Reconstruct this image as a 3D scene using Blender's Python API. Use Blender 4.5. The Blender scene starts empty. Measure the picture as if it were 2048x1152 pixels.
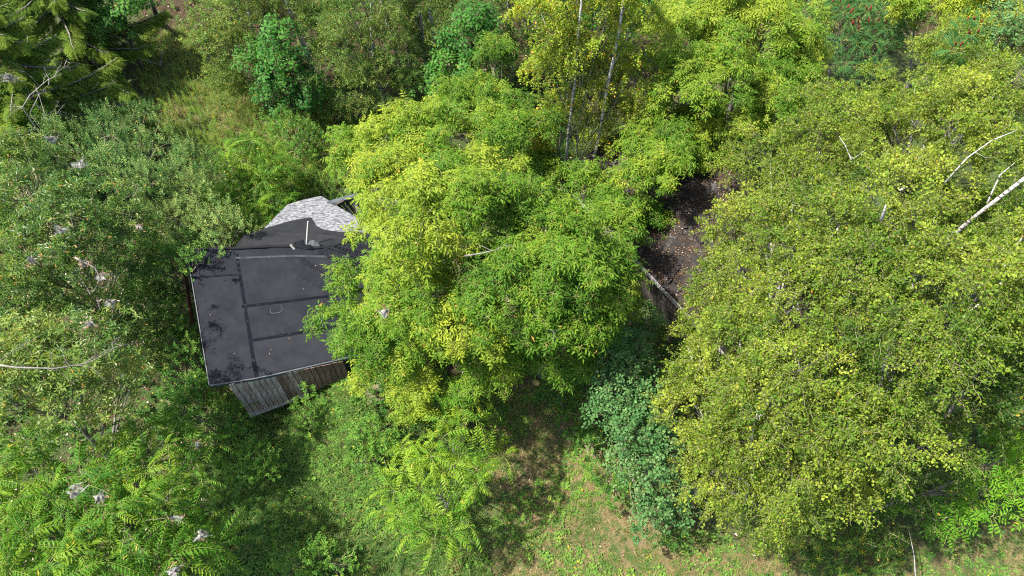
import bpy, math, random
import numpy as np
from mathutils import Vector, Matrix, Euler

rng = np.random.default_rng(7)
random.seed(7)
SC = bpy.context.scene
COL = SC.collection

# ------------------------------------------------------------------ camera, sky, sun, exposure
CAM_H, PITCH, FPX = 21.0, math.radians(54.0), 1409.0
cam_d = bpy.data.cameras.new('camera')
cam = bpy.data.objects.new('camera', cam_d)
COL.objects.link(cam)
cam_d.sensor_width = 36.0
cam_d.lens = FPX / 2048.0 * 36.0
cam_d.clip_start, cam_d.clip_end = 0.1, 1000.0
cam.location = (0, 0, CAM_H)
cam.rotation_euler = (math.pi / 2 - PITCH, 0, 0)
SC.camera = cam

SUN_EL, SUN_AZ = math.radians(58.0), math.radians(-98.0)      # azimuth from +Y, negative = camera left
world = bpy.data.worlds.new('World')
SC.world = world
world.use_nodes = True
wn, wl = world.node_tree.nodes, world.node_tree.links
bg = wn.get('Background') or wn.new('ShaderNodeBackground')
sky = wn.new('ShaderNodeTexSky')
sky.sky_type = 'NISHITA'
sky.sun_disc = False
sky.sun_elevation = SUN_EL
sky.sun_rotation = SUN_AZ
sky.dust_density = 2.0
wl.new(sky.outputs[0], bg.inputs[0])
bg.inputs[1].default_value = 0.11
sun_d = bpy.data.lights.new('sun', 'SUN')
sun_d.energy = 4.3
sun_d.angle = math.radians(0.8)
sun_d.color = (1.0, 0.96, 0.89)
sun = bpy.data.objects.new('sun', sun_d)
COL.objects.link(sun)
SUN_DIR = Vector((math.sin(SUN_AZ) * math.cos(SUN_EL), math.cos(SUN_AZ) * math.cos(SUN_EL), math.sin(SUN_EL)))
sun.rotation_euler = SUN_DIR.to_track_quat('Z', 'Y').to_euler()
SC.view_settings.view_transform = 'Standard'
SC.view_settings.look = 'None'
SC.view_settings.exposure = 1.70
SC.view_settings.gamma = 1.0
SC.view_settings.use_curve_mapping = False
SC.render.engine = 'CYCLES'
SC.cycles.use_denoising = False
SC.cycles.pixel_filter_type = 'BLACKMAN_HARRIS'
SC.cycles.filter_width = 1.15
SC.cycles.sample_clamp_indirect = 3.0
SC.cycles.max_bounces = 8
SC.cycles.diffuse_bounces = 4
SC.cycles.glossy_bounces = 2
SC.cycles.transmission_bounces = 5
SC.cycles.transparent_max_bounces = 6

# ------------------------------------------------------------------ small helpers
CP, SP = math.cos(PITCH), math.sin(PITCH)


def ray(u, v):
    a, b = (u - 1024) / FPX, (576 - v) / FPX
    return np.array((a, CP + b * SP, -SP + b * CP))


def px(u, v, z=0.0):
    """world point seen at photo pixel (u, v) at height z"""
    d = ray(u, v)
    return np.array((0, 0, CAM_H)) + d * ((z - CAM_H) / d[2])


def pxY(u, v, Y):
    d = ray(u, v)
    return np.array((0, 0, CAM_H)) + d * (Y / d[1])


def project(P):
    P = np.asarray(P, float)
    x, y, z = P[..., 0], P[..., 1], P[..., 2] - CAM_H
    dep = y * CP - z * SP
    up = y * SP + z * CP
    return 1024 + FPX * x / dep, 576 - FPX * up / dep, dep


def plane_px(u, v, p0, n):
    d = ray(u, v)
    c = np.array((0, 0, CAM_H))
    return c + d * (np.dot(p0 - c, n) / np.dot(d, n))


def unit(v):
    v = np.asarray(v, float)
    return v / (np.linalg.norm(v) + 1e-9)


def bump(x, y, cx, cy, s, h):
    return h * np.exp(-((x - cx) ** 2 + (y - cy) ** 2) / (2 * s * s))


def gz(x, y):
    """height of the ground"""
    x = np.asarray(x, float)
    y = np.asarray(y, float)
    z = 0.10 * np.sin(x * .55 + 1.3) * np.cos(y * .47) + 0.05 * np.sin(x * 1.7 + y * 1.1) + .03 * np.sin(x * 3.1 - y * 2.3)
    z = z + bump(x, y, -4.6, 10.6, 1.15, 1.6) - .1
    z = z + 0.03 * np.clip(y - 24, 0, 60)
    return z


class MB:
    def __init__(s):
        s.v, s.f, s.m, s.lv = [], [], [], []

    def add(s, verts, faces, mat=0, lv=.5):
        o = len(s.v)
        s.v.extend([tuple(p) for p in verts])
        s.f.extend([tuple(i + o for i in f) for f in faces])
        s.m.extend([mat] * len(faces))
        s.lv.extend([lv] * len(verts))

    def tube(s, pts, rad, sides=6, mat=0, lv=.5, cap=True):
        pts = [np.asarray(p, float) for p in pts]
        n = len(pts)
        if not hasattr(rad, '__len__'):
            rad = [rad] * n
        V, F = [], []
        ref = np.array((.31, .87, .38))
        for i, p in enumerate(pts):
            t = unit(pts[min(i + 1, n - 1)] - pts[max(i - 1, 0)])
            a = np.cross(t, ref)
            if np.linalg.norm(a) < .1:
                a = np.cross(t, (1, 0, 0))
            a = unit(a)
            b = np.cross(t, a)
            for k in range(sides):
                th = 2 * math.pi * k / sides
                V.append(p + rad[i] * (a * math.cos(th) + b * math.sin(th)))
        for i in range(n - 1):
            for k in range(sides):
                k2 = (k + 1) % sides
                F.append((i * sides + k, i * sides + k2, (i + 1) * sides + k2, (i + 1) * sides + k))
        if cap:
            F.append(tuple(range(sides))[::-1])
            F.append(tuple((n - 1) * sides + k for k in range(sides)))
        s.add(V, F, mat, lv)

    def box(s, c, ax, ay, az, mat=0, lv=.5):
        """box about centre c with half-axis vectors"""
        c, ax, ay, az = [np.asarray(q, float) for q in (c, ax, ay, az)]
        V = [c + i * ax + j * ay + k * az for k in (-1, 1) for j in (-1, 1) for i in (-1, 1)]
        s.add(V, [(0, 2, 3, 1), (4, 5, 7, 6), (0, 1, 5, 4), (2, 6, 7, 3), (0, 4, 6, 2), (1, 3, 7, 5)], mat, lv)

    def mesh(s, name, mats, smooth=False):
        me = bpy.data.meshes.new(name)
        me.from_pydata(s.v, [], s.f)
        for m in mats:
            me.materials.append(m)
        if len(mats) > 1:
            me.polygons.foreach_set('material_index', s.m)
        at = me.attributes.new('lv', 'FLOAT', 'POINT')
        at.data.foreach_set('value', s.lv)
        if smooth:
            me.polygons.foreach_set('use_smooth', [True] * len(s.f))
        me.update()
        return me


def link(name, me, parent=None, loc=None):
    o = bpy.data.objects.new(name, me)
    COL.objects.link(o)
    if parent is not None:
        o.parent = parent
        o.matrix_parent_inverse = Matrix.Translation(-Vector(parent.location))
    if loc is not None:
        o.location = loc
    return o


def obj(name, mb, mats, parent=None, smooth=False):
    if not isinstance(mats, (list, tuple)):
        mats = [mats]
    return link(name, mb.mesh(name, mats, smooth), parent)


def tag(o, label, cat, group=None):
    o['label'] = label
    o['category'] = cat
    if group:
        o['group'] = group
    return o


def thing(name, label, cat, loc, group=None):
    o = bpy.data.objects.new(name, None)
    o.empty_display_size = .2
    COL.objects.link(o)
    o.location = Vector(loc)
    return tag(o, label, cat, group)


# ------------------------------------------------------------------ materials
def nmat(name):
    m = bpy.data.materials.new(name)
    m.use_nodes = True
    nt = m.node_tree
    return m, nt.nodes, nt.links, nt.nodes['Principled BSDF']


def ramp(N, stops, interp='LINEAR'):
    r = N.new('ShaderNodeValToRGB')
    r.color_ramp.interpolation = interp
    e = r.color_ramp.elements
    while len(e) < len(stops):
        e.new(.5)
    for i, (p, c) in enumerate(stops):
        e[i].position = p
        e[i].color = (*c, 1) if len(c) == 3 else c
    return r


def math_node(N, L, op, a, b=None, c=None):
    n = N.new('ShaderNodeMath')
    n.operation = op
    for i, q in enumerate((a, b, c)):
        if q is None:
            continue
        if isinstance(q, (int, float)):
            n.inputs[i].default_value = q
        else:
            L.new(q, n.inputs[i])
    return n.outputs[0]


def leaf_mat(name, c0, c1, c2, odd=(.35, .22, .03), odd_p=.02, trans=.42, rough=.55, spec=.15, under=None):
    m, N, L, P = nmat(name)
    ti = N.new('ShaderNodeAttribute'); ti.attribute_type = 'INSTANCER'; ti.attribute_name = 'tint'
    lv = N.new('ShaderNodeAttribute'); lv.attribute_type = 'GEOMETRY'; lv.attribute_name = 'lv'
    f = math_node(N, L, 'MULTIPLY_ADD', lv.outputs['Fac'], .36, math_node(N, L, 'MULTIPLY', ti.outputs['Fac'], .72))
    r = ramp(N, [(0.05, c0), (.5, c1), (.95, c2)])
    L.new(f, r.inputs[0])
    q = math_node(N, L, 'FRACT', math_node(N, L, 'MULTIPLY_ADD', ti.outputs['Fac'], 371.3, math_node(N, L, 'MULTIPLY', lv.outputs['Fac'], 17.7)))
    g = math_node(N, L, 'LESS_THAN', q, odd_p)
    mx = N.new('ShaderNodeMix'); mx.data_type = 'RGBA'
    L.new(g, mx.inputs['Factor']); L.new(r.outputs[0], mx.inputs['A']); mx.inputs['B'].default_value = (*odd, 1)
    col = mx.outputs['Result']
    if under is not None:
        geo = N.new('ShaderNodeNewGeometry')
        mu = N.new('ShaderNodeMix'); mu.data_type = 'RGBA'
        L.new(math_node(N, L, 'MULTIPLY', geo.outputs['Backfacing'], .8), mu.inputs['Factor'])
        L.new(col, mu.inputs['A']); mu.inputs['B'].default_value = (*under, 1)
        cold = mu.outputs['Result']
    else:
        cold = col
    L.new(cold, P.inputs['Base Color'])
    P.inputs['Roughness'].default_value = rough
    P.inputs['Specular IOR Level'].default_value = spec
    tr = N.new('ShaderNodeBsdfTranslucent')
    tc = N.new('ShaderNodeMix'); tc.data_type = 'RGBA'; tc.blend_type = 'MULTIPLY'
    tc.inputs['Factor'].default_value = 1
    L.new(col, tc.inputs['A']); tc.inputs['B'].default_value = (1.5, 1.35, .6, 1)
    L.new(tc.outputs['Result'], tr.inputs[0])
    ms = N.new('ShaderNodeMixShader'); ms.inputs[0].default_value = trans
    L.new(P.outputs[0], ms.inputs[1]); L.new(tr.outputs[0], ms.inputs[2])
    L.new(ms.outputs[0], N['Material Output'].inputs[0])
    return m


def simple_mat(name, stops, scale=4, stretch=(1, 1, 1), rough=.8, bumpy=.3, spec=.3, detail=6, tint=0.0):
    m, N, L, P = nmat(name)
    tc = N.new('ShaderNodeTexCoord')
    mp = N.new('ShaderNodeMapping'); mp.inputs['Scale'].default_value = stretch
    L.new(tc.outputs['Object'], mp.inputs[0])
    nz = N.new('ShaderNodeTexNoise'); nz.inputs['Scale'].default_value = scale; nz.inputs['Detail'].default_value = detail
    nz.inputs['Roughness'].default_value = .65
    L.new(mp.outputs[0], nz.inputs[0])
    fac = nz.outputs[0]
    if tint:
        ti = N.new('ShaderNodeAttribute'); ti.attribute_type = 'INSTANCER'; ti.attribute_name = 'tint'
        fac = math_node(N, L, 'ADD', fac, math_node(N, L, 'MULTIPLY', math_node(N, L, 'SUBTRACT', ti.outputs['Fac'], .5), tint))
    r = ramp(N, stops)
    L.new(fac, r.inputs[0]); L.new(r.outputs[0], P.inputs['Base Color'])
    P.inputs['Roughness'].default_value = rough
    P.inputs['Specular IOR Level'].default_value = spec
    if bumpy:
        b = N.new('ShaderNodeBump'); b.inputs['Strength'].default_value = bumpy; b.inputs['Distance'].default_value = .02
        L.new(nz.outputs[0], b.inputs['Height']); L.new(b.outputs[0], P.inputs['Normal'])
    return m


M = {}
M['bark_grey'] = simple_mat('bark_grey', [(.3, (.07, .06, .05)), (.7, (.24, .22, .19))], 9, (1, 1, .3))
M['bark_dark'] = simple_mat('bark_dark', [(.3, (.03, .025, .02)), (.7, (.10, .085, .065))], 9, (1, 1, .3))
M['bark_birch'] = simple_mat('bark_birch', [(.40, (.025, .02, .016)), (.47, (.34, .32, .29)), (.7, (.52, .50, .47))], 5, (.7, .7, 3.2), rough=.6)
M['bark_dead'] = simple_mat('bark_dead', [(.3, (.12, .11, .10)), (.7, (.30, .28, .26))], 9, (1, 1, .4))
M['twig'] = simple_mat('twig', [(.3, (.10, .09, .045)), (.7, (.21, .19, .10))], 8, bumpy=0)
M['twig_green'] = simple_mat('twig_green', [(.3, (.20, .24, .05)), (.7, (.32, .34, .09))], 8, bumpy=0)

# species: leaf materials, colours of the leaf itself from its darkest to its palest growth
M['boxelder'] = leaf_mat('boxelder_leaf', (.026, .082, .009), (.088, .19, .013), (.30, .345, .03), odd=(.40, .24, .05), odd_p=.003)
M['birch'] = leaf_mat('birch_leaf', (.026, .075, .011), (.105, .185, .017), (.30, .35, .04), odd=(.42, .28, .04), odd_p=.004, rough=.5, spec=.17)
M['birch_yellow'] = leaf_mat('birch_yellowing_leaf', (.05, .14, .012), (.15, .25, .018), (.31, .36, .026), odd=(.50, .26, .025), odd_p=.035, rough=.45)
M['birch_far'] = leaf_mat('birch_small_leaf', (.03, .09, .016), (.08, .165, .025), (.22, .30, .06), odd=(.40, .27, .05), odd_p=.02, spec=.2)
M['walnut'] = leaf_mat('walnut_leaf', (.03, .11, .012), (.075, .185, .014), (.20, .30, .022), odd=(.42, .38, .04), odd_p=.006)
M['cherry'] = leaf_mat('cherry_leaf', (.03, .09, .017), (.085, .17, .026), (.25, .31, .06), odd=(.40, .24, .06), odd_p=.02, spec=.4, rough=.42)
M['apple'] = leaf_mat('apple_leaf', (.028, .095, .018), (.072, .175, .034), (.24, .32, .085), odd=(.46, .40, .08), odd_p=.03, under=(.20, .29, .14), spec=.2)
M['maple'] = leaf_mat('maple_leaf', (.025, .11, .018), (.05, .17, .024), (.11, .26, .035), odd=(.3, .27, .03), odd_p=.004)
M['poplar'] = leaf_mat('poplar_leaf', (.024, .08, .022), (.055, .14, .036), (.15, .24, .08), odd=(.4, .38, .06), odd_p=.004, under=(.15, .23, .14), trans=.25)
M['bush'] = leaf_mat('bush_leaf', (.028, .095, .018), (.06, .165, .024), (.14, .27, .035), odd=(.42, .38, .04), odd_p=.02)
M['conifer'] = leaf_mat('conifer_needle', (.04, .10, .016), (.10, .19, .022), (.24, .32, .035), odd=(.3, .2, .05), odd_p=.01, trans=.3)
M['sumac'] = leaf_mat('sumac_leaf', (.022, .09, .026), (.045, .14, .036), (.09, .21, .05), odd=(.5, .33, .03), odd_p=.01)
M['ash'] = leaf_mat('ash_leaf', (.05, .16, .012), (.10, .25, .012), (.21, .35, .018), odd=(.4, .32, .02), odd_p=.004)
M['weed'] = leaf_mat('weed_leaf', (.045, .125, .024), (.095, .21, .032), (.20, .33, .045), odd=(.4, .3, .03), odd_p=.01)
M['grass'] = leaf_mat('grass_blade', (.05, .13, .036), (.11, .21, .05), (.23, .29, .075), odd=(.4, .3, .12), odd_p=.06)
M['dry'] = leaf_mat('dry_grass_blade', (.17, .125, .055), (.27, .205, .095), (.37, .30, .155), odd=(.12, .16, .03), odd_p=.15, trans=.25)
M['litter'] = leaf_mat('fallen_leaf', (.04, .022, .012), (.10, .055, .03), (.24, .15, .08), odd=(.45, .35, .28), odd_p=.08, trans=.1)
M['flower'] = leaf_mat('goldenrod_flower', (.30, .25, .015), (.38, .31, .015), (.46, .38, .03), odd_p=0, trans=.2)
M['red'] = simple_mat('sumac_fruit', [(.3, (.08, .009, .008)), (.7, (.19, .022, .016))], 30, rough=.9)
# buildings
M['membrane'] = simple_mat('roof_membrane', [(.30, (.0034, .0042, .0066)), (.5, (.0062, .0074, .0110)), (.72, (.0125, .0135, .017))], 1.6, rough=.75, spec=.14, bumpy=.08, tint=.5, detail=8)
M['membrane_rear'] = simple_mat('rear_roof_membrane', [(.30, (.007, .0075, .009)), (.5, (.0115, .012, .0135)), (.72, (.02, .02, .021))], 1.8, rough=.75, bumpy=.08, spec=.14, tint=.4, detail=8)
M['seam'] = simple_mat('roof_seam', [(.35, (.0042, .005, .0074)), (.57, (.0068, .0078, .0112)), (.70, (.035, .034, .034))], 11, rough=.85, spec=.03, bumpy=.3, detail=9)
M['seam_pale'] = simple_mat('roof_seam_pale', [(.3, (.018, .018, .02)), (.7, (.05, .05, .053))], 6, rough=.8, bumpy=.3, spec=.08)
M['silver'] = simple_mat('silver_roofing', [(.36, (.035, .035, .037)), (.5, (.13, .13, .135)), (.64, (.26, .26, .265))], 9, (1, 2.2, 1), rough=.6, bumpy=.6, detail=10)
M['edge'] = simple_mat('roof_edging', [(.3, (.02, .025, .028)), (.7, (.075, .085, .09))], 6, rough=.5)
M['plank'] = simple_mat('weathered_plank', [(.25, (.07, .042, .03)), (.45, (.16, .105, .075)), (.62, (.28, .245, .22)), (.8, (.44, .43, .42))], 5, (5, 5, .6), rough=.85, bumpy=.5, tint=.45, detail=8)
M['oldwood'] = simple_mat('grey_wood', [(.3, (.12, .11, .10)), (.7, (.34, .32, .30))], 6, (1, 1, 1), rough=.85)
M['darkwood'] = simple_mat('dark_wood', [(.3, (.02, .017, .015)), (.7, (.07, .055, .045))], 6, rough=.9)
M['tanwood'] = simple_mat('tan_board', [(.3, (.11, .078, .05)), (.7, (.22, .165, .11))], 6, (6, 1, 1), rough=.85)
M['redwood'] = simple_mat('dark_red_board', [(.3, (.05, .014, .014)), (.7, (.12, .035, .03))], 6, rough=.8)
M['pole'] = simple_mat('pale_pipe', [(.3, (.30, .29, .26)), (.7, (.48, .47, .43))], 8, rough=.6)
M['white'] = simple_mat('white_paint', [(.3, (.55, .56, .55)), (.7, (.78, .78, .77))], 8, rough=.6)
M['chalk'] = simple_mat('chalk_line', [(.4, (.022, .022, .025)), (.6, (.055, .055, .06))], 12, rough=.9, bumpy=0)
M['shingle'] = simple_mat('old_shingle', [(.25, (.010, .0085, .008)), (.5, (.023, .020, .0185)), (.75, (.06, .055, .053))], 5, rough=.9, bumpy=.6, tint=.5, detail=8)
M['deck'] = simple_mat('rotting_roof_deck', [(.3, (.010, .0085, .008)), (.55, (.022, .018, .0155)), (.75, (.055, .046, .04))], 3, rough=.95, bumpy=.8, detail=9)


def web_mat():
    m, N, L, P = nmat('silk_web')
    P.inputs['Base Color'].default_value = (.36, .34, .31, 1)
    P.inputs['Roughness'].default_value = .8
    tc = N.new('ShaderNodeTexCoord')
    nz = N.new('ShaderNodeTexNoise'); nz.inputs['Scale'].default_value = 14; nz.inputs['Detail'].default_value = 8
    L.new(tc.outputs['Object'], nz.inputs[0])
    r = ramp(N, [(.42, (.02, .02, .02)), (.7, (.5, .5, .5))])
    L.new(nz.outputs[0], r.inputs[0])
    t = N.new('ShaderNodeBsdfTransparent')
    ms = N.new('ShaderNodeMixShader')
    L.new(r.outputs[0], ms.inputs[0]); L.new(t.outputs[0], ms.inputs[1]); L.new(P.outputs[0], ms.inputs[2])
    L.new(ms.outputs[0], N['Material Output'].inputs[0])
    return m


M['web'] = web_mat()


# ------------------------------------------------------------------ leaves and shoots (mesh prototypes)
def basis(d, n):
    d = unit(d)
    n = np.asarray(n, float) - np.dot(n, d) * d
    if np.linalg.norm(n) < 1e-3:
        n = np.cross(d, (1, .2, .1))
    n = unit(n)
    return np.cross(d, n), d, n        # side, along, normal


SHAPES = {'lance': [(.38, 1.0)], 'ovate': [(.28, 1.0), (.65, .72)], 'round': [(.2, .85), (.62, .95)], 'oblong': [(.3, .85), (.72, .9)]}


def leaf(mb, p, d, n, L, W, shape='ovate', fold=.25, droop=.15, lv=None, mat=0):
    s, a, k = basis(d, n)
    p = np.asarray(p, float)
    lv = random.random() if lv is None else lv
    prof = SHAPES[shape]
    V = [p]
    for t, w in prof:
        c = p + a * L * t - k * droop * L * t * t
        V += [c - s * W * .5 * w + k * fold * W * .5 * w, c + s * W * .5 * w + k * fold * W * .5 * w]
    V.append(p + a * L - k * droop * L)
    e = len(V) - 1
    if len(prof) == 1:
        F = [(0, 2, e), (0, e, 1)]
    else:
        F = [(0, 2, 4, e), (0, e, 3, 1)]
    mb.add(V, F, mat, lv)


def palmate(mb, p, d, n, L, lv=None, droop=.2, mat=0, deep=.55):
    s, a, k = basis(d, n)
    p = np.asarray(p, float)
    lv = random.random() if lv is None else lv
    pts = [(0, 0)]
    for ang, r in ((-105, .55), (-80, deep * .62), (-52, .85), (-27, deep), (0, 1.0), (27, deep), (52, .85), (80, deep * .62), (105, .55)):
        pts.append((math.sin(math.radians(ang)) * r, .25 + math.cos(math.radians(ang)) * r * .75))
    V = [p + s * x * L * .6 + a * y * L - k * droop * L * (x * x * .7 + y * y * .6) for x, y in pts]
    F = [(0, i + 1, i) for i in range(1, len(pts) - 1)]
    mb.add(V, F, mat, lv)


def compound(mb, p, d, n, L, pairs, ll, lw, droop=.5, ang=62, mat=0, stem=1, term=True, r0=.005, lv0=None, fold=.2):
    """a pinnate leaf: arching rachis and its leaflets"""
    s, a, k = basis(d, n)
    p = np.asarray(p, float)
    base = random.random() if lv0 is None else lv0

    def at(t):
        return p + a * L * t * (1 - .18 * droop * t) - k * droop * L * t * t * .6
    pts = [at(t) for t in (0, .35, .7, 1)]
    mb.tube(pts, [r0, r0 * .85, r0 * .6, r0 * .3], 3, stem, .5, cap=False)
    t0 = .28 if pairs < 4 else .16
    for i in range(pairs):
        t = t0 + (1 - t0 - .06) * (i + .5) / pairs if pairs > 1 else .6
        q = at(t)
        tg = unit(at(min(t + .05, 1.05)) - at(t - .05))
        nn = unit(k + .5 * droop * t * a)
        sz = (.72 + .5 * math.sin(math.pi * (i + .7) / (pairs + .4))) if pairs > 3 else 1
        for sg in (-1, 1):
            an = math.radians(ang + random.uniform(-9, 9))
            dd = tg * math.cos(an) + sg * s * math.sin(an) - nn * random.uniform(.05, .4)
            leaf(mb, q, dd, nn + random.uniform(-.15, .15) * s, ll * sz * random.uniform(.85, 1.1), lw * sz, 'lance', fold, random.uniform(.1, .35), min(1, max(0, base + random.uniform(-.2, .2))), mat)
    if term:
        leaf(mb, at(1), at(1) - at(.9), k, ll * 1.05, lw * 1.1, 'lance', fold, .25, base, mat)


def rdir(up=0.0, spread=1.0):
    th = random.uniform(0, 2 * math.pi)
    return np.array((math.cos(th) * spread, math.sin(th) * spread, up))


def p_boxelder():
    mb = MB()
    H = .2
    mb.tube([(0, 0, -.12), (.01, 0, .05), (0, .01, H)], [.006, .005, .003], 3, 1, cap=False)
    n = 9
    for i in range(n):
        th = i * 2.4 + random.uniform(-.3, .3)
        h = H * (.15 + .85 * i / n)
        el = .15 + .9 * (i / n) ** 1.4
        d = np.array((math.cos(th), math.sin(th), el))
        compound(mb, (0, 0, h), d, (0, 0, 1), random.uniform(.19, .28), 2, random.uniform(.105, .15), .044, droop=random.uniform(.35, .95), lv0=min(1, max(0, .25 + .5 * i / n + random.uniform(-.2, .2))), r0=.003)
    return mb


def p_birch(ll=.060, n=18, L=.36):
    mb = MB()
    pts = [np.array((.05 * math.sin(t * 3), .04 * math.sin(t * 5 + 1), L * t)) + np.array((.12, 0, 0)) * t * t for t in np.linspace(0, 1, 5)]
    mb.tube(pts, [.005, .0045, .004, .003, .002], 3, 1, cap=False)
    for i in range(n):
        t = (i + .6) / n
        q = pts[min(4, int(t * 4))] * (1 - (t * 4) % 1) + pts[min(4, int(t * 4) + 1)] * ((t * 4) % 1)
        th = i * 2.4 + random.uniform(-.5, .5)
        d = np.array((math.cos(th), math.sin(th), random.uniform(.1, .9)))
        q = q + d * random.uniform(.01, .04)
        sz = random.uniform(.75, 1.2)
        leaf(mb, q, d, (random.uniform(-.7, .7), random.uniform(-.7, .7), -1 + 2 * (random.random() < .5)), ll * sz, ll * .8 * sz, 'ovate', random.uniform(.1, .35), random.uniform(.0, .35))
    return mb


def p_frond(L=.62, pairs=8, ll=.135, lw=.042, droop=1.35, fold=.2):
    mb = MB()
    compound(mb, (0, 0, 0), (0, 0, 1), (0, -1, 0), L, pairs, ll, lw, droop=droop, ang=random.uniform(58, 72), r0=.0038, fold=fold)
    return mb


def p_rosette(n=8, ll=.12, lw=.045, shape='oblong', up=.35, H=.12, droop=.35, pet=.02):
    mb = MB()
    mb.tube([(0, 0, -.12), (0.01, 0, 0), (0, 0, H)], [.006, .005, .003], 3, 1, cap=False)
    for i in range(n):
        th = i * 2.4 + random.uniform(-.3, .3)
        d = np.array((math.cos(th), math.sin(th), up + .5 * i / n + random.uniform(-.25, .25)))
        sz = random.uniform(.75, 1.15)
        p0 = np.array((0, 0, H * (.1 + .9 * i / n)))
        leaf(mb, p0 + unit(d) * pet, d, (0, 0, 1), ll * sz, lw * sz, shape, random.uniform(.15, .4), droop * random.uniform(.5, 1.4))
    return mb


def p_shoot(n=16, L=.38, ll=.06, shape='ovate', w=.55):
    mb = MB()
    mb.tube([(0, 0, 0), (.02, .01, L * .5), (0, .03, L)], [.005, .004, .002], 3, 1, cap=False)
    for i in range(n):
        t = (i + .5) / n
        th = i * 2.4 + random.uniform(-.4, .4)
        d = np.array((math.cos(th), math.sin(th), random.uniform(.2, .9)))
        sz = random.uniform(.75, 1.15) * (1.1 - .35 * t)
        q = np.array((.03 * t, .03 * t * t, L * t))
        leaf(mb, q + unit(d) * .015, d, (0, 0, 1), ll * sz, ll * w * sz, shape, random.uniform(.1, .4), random.uniform(.05, .3))
    return mb


def p_maple():
    mb = MB()
    mb.tube([(0, 0, -.1), (0, 0, .1), (.01, 0, .2)], [.005, .004, .003], 3, 1, cap=False)
    for i in range(8):
        th = i * 1.6 + random.uniform(-.3, .3)
        d = np.array((math.cos(th), math.sin(th), .35 + random.uniform(-.2, .2)))
        q = np.array((0, 0, .02 + .022 * i))
        e = q + unit(d) * random.uniform(.05, .1)
        mb.tube([q, e], .0025, 3, 1, cap=False)
        palmate(mb, e, d + np.array((0, 0, -.45)), (0, 0, 1) + .3 * d, random.uniform(.09, .15))
    return mb


def p_poplar():
    mb = MB()
    L = .34
    mb.tube([(0, 0, 0), (.02, 0, L * .5), (0, .02, L)], [.006, .005, .002], 3, 1, cap=False)
    for i in range(13):
        t = (i + .5) / 13
        th = i * 2.4 + random.uniform(-.4, .4)
        d = np.array((math.cos(th), math.sin(th), random.uniform(-.1, .6)))
        q = np.array((0, 0, L * t))
        e = q + unit(d) * .035
        palmate(mb, e, d, (random.uniform(-.8, .8), random.uniform(-.8, .8), 1), random.uniform(.055, .085), deep=.75)
    return mb


def p_needles():
    """hanging conifer branchlet: a thin stem with two rows of needle-thin sprays"""
    mb = MB()
    L = .42
    mb.tube([(0, 0, 0), (0, .03, L * .5), (0, .10, L)], [.006, .004, .002], 3, 1, cap=False)
    for i in range(15):
        t = (i + .5) / 15
        for sg in (-1, 1):
            q = np.array((0, .10 * t * t, L * t))
            d = np.array((sg * 1.0, random.uniform(-.1, .55), random.uniform(.3, .9)))
            l_ = (.13 - .07 * t) * random.uniform(.8, 1.2)
            for j in range(2):
                leaf(mb, q, d + np.array((0, random.uniform(-.3, .4), random.uniform(-.25, .25))), (random.uniform(-.4, .4), -1, .2), l_, .016, 'lance', .3, .15)
    return mb


def p_tuft(n=16, L=.28, w=.012, lean=.7):
    mb = MB()
    for i in range(n):
        th = random.uniform(0, 6.283)
        b = np.array((math.cos(th), math.sin(th), 0)) * random.uniform(0, .07)
        d = rdir(1.0, random.uniform(.1, lean))
        l_ = L * random.uniform(.6, 1.2)
        s = unit(np.cross(d, (0, 0, 1)))
        d = unit(d)
        f = np.array((d[0], d[1], 0))
        m1 = b + d * l_ * .5
        m2 = b + d * l_ * .85 + f * l_ * .28 - np.array((0, 0, l_ * .12))
        lv = random.random()
        mb.add([b - s * w * .5, b + s * w * .5, m1 + s * w * .42, m1 - s * w * .42, m2], [(0, 1, 2, 3), (3, 2, 4)], 0, lv)
    return mb


def p_weed(n=8, ll=.07, w=.6, up=.25, h=.05, shape='ovate'):
    mb = MB()
    for i in range(n):
        th = i * 2.4 + random.uniform(-.4, .4)
        d = np.array((math.cos(th), math.sin(th), up + random.uniform(-.1, .3)))
        r = random.uniform(0.01, .06)
        q = np.array((math.cos(th) * r, math.sin(th) * r, h * random.uniform(.3, 1.2)))
        leaf(mb, q, d, (0, 0, 1), ll * random.uniform(.7, 1.2), ll * w, shape, .2, .25)
    return mb


def p_stalk(H=.8, n=26, ll=.09, lw=.016, flower=False):
    mb = MB()
    top = np.array((random.uniform(-.12, .12), random.uniform(-.12, .12), H))
    mb.tube([(0, 0, 0), top * .5 + np.array((.01, 0, 0)), top], [.006, .005, .003], 3, 1, cap=False)
    for i in range(n):
        t = .15 + .83 * (i + .5) / n
        th = i * 2.4
        d = np.array((math.cos(th), math.sin(th), .45))
        leaf(mb, top * t, d, (0, 0, 1), ll * random.uniform(.7, 1.2) * (1.15 - .5 * t), lw, 'lance', .2, .4)
    if flower:
        for j in range(5):
            th = j * 1.257 + random.uniform(-.3, .3)
            d = np.array((math.cos(th), math.sin(th), .9))
            for i in range(6):
                q = top + unit(d) * (.02 + .022 * i) - np.array((0, 0, .0012 * i * i))
                leaf(mb, q, d + rdir(.3, .8), (0, 0, 1), .022, .016, 'round', .2, .1, mat=2)
    return mb


def p_litter():
    mb = MB()
    for i in range(9):
        q = np.array((random.uniform(-.2, .2), random.uniform(-.2, .2), random.uniform(.0, .015)))
        leaf(mb, q, rdir(random.uniform(-.1, .25)), (random.uniform(-.4, .4), random.uniform(-.4, .4), 1), random.uniform(.05, .1), random.uniform(.03, .05), 'ovate', random.uniform(0, .5), random.uniform(-.2, .3))
    return mb


PROTO, GROUPS, SRC = {}, {}, {}


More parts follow.
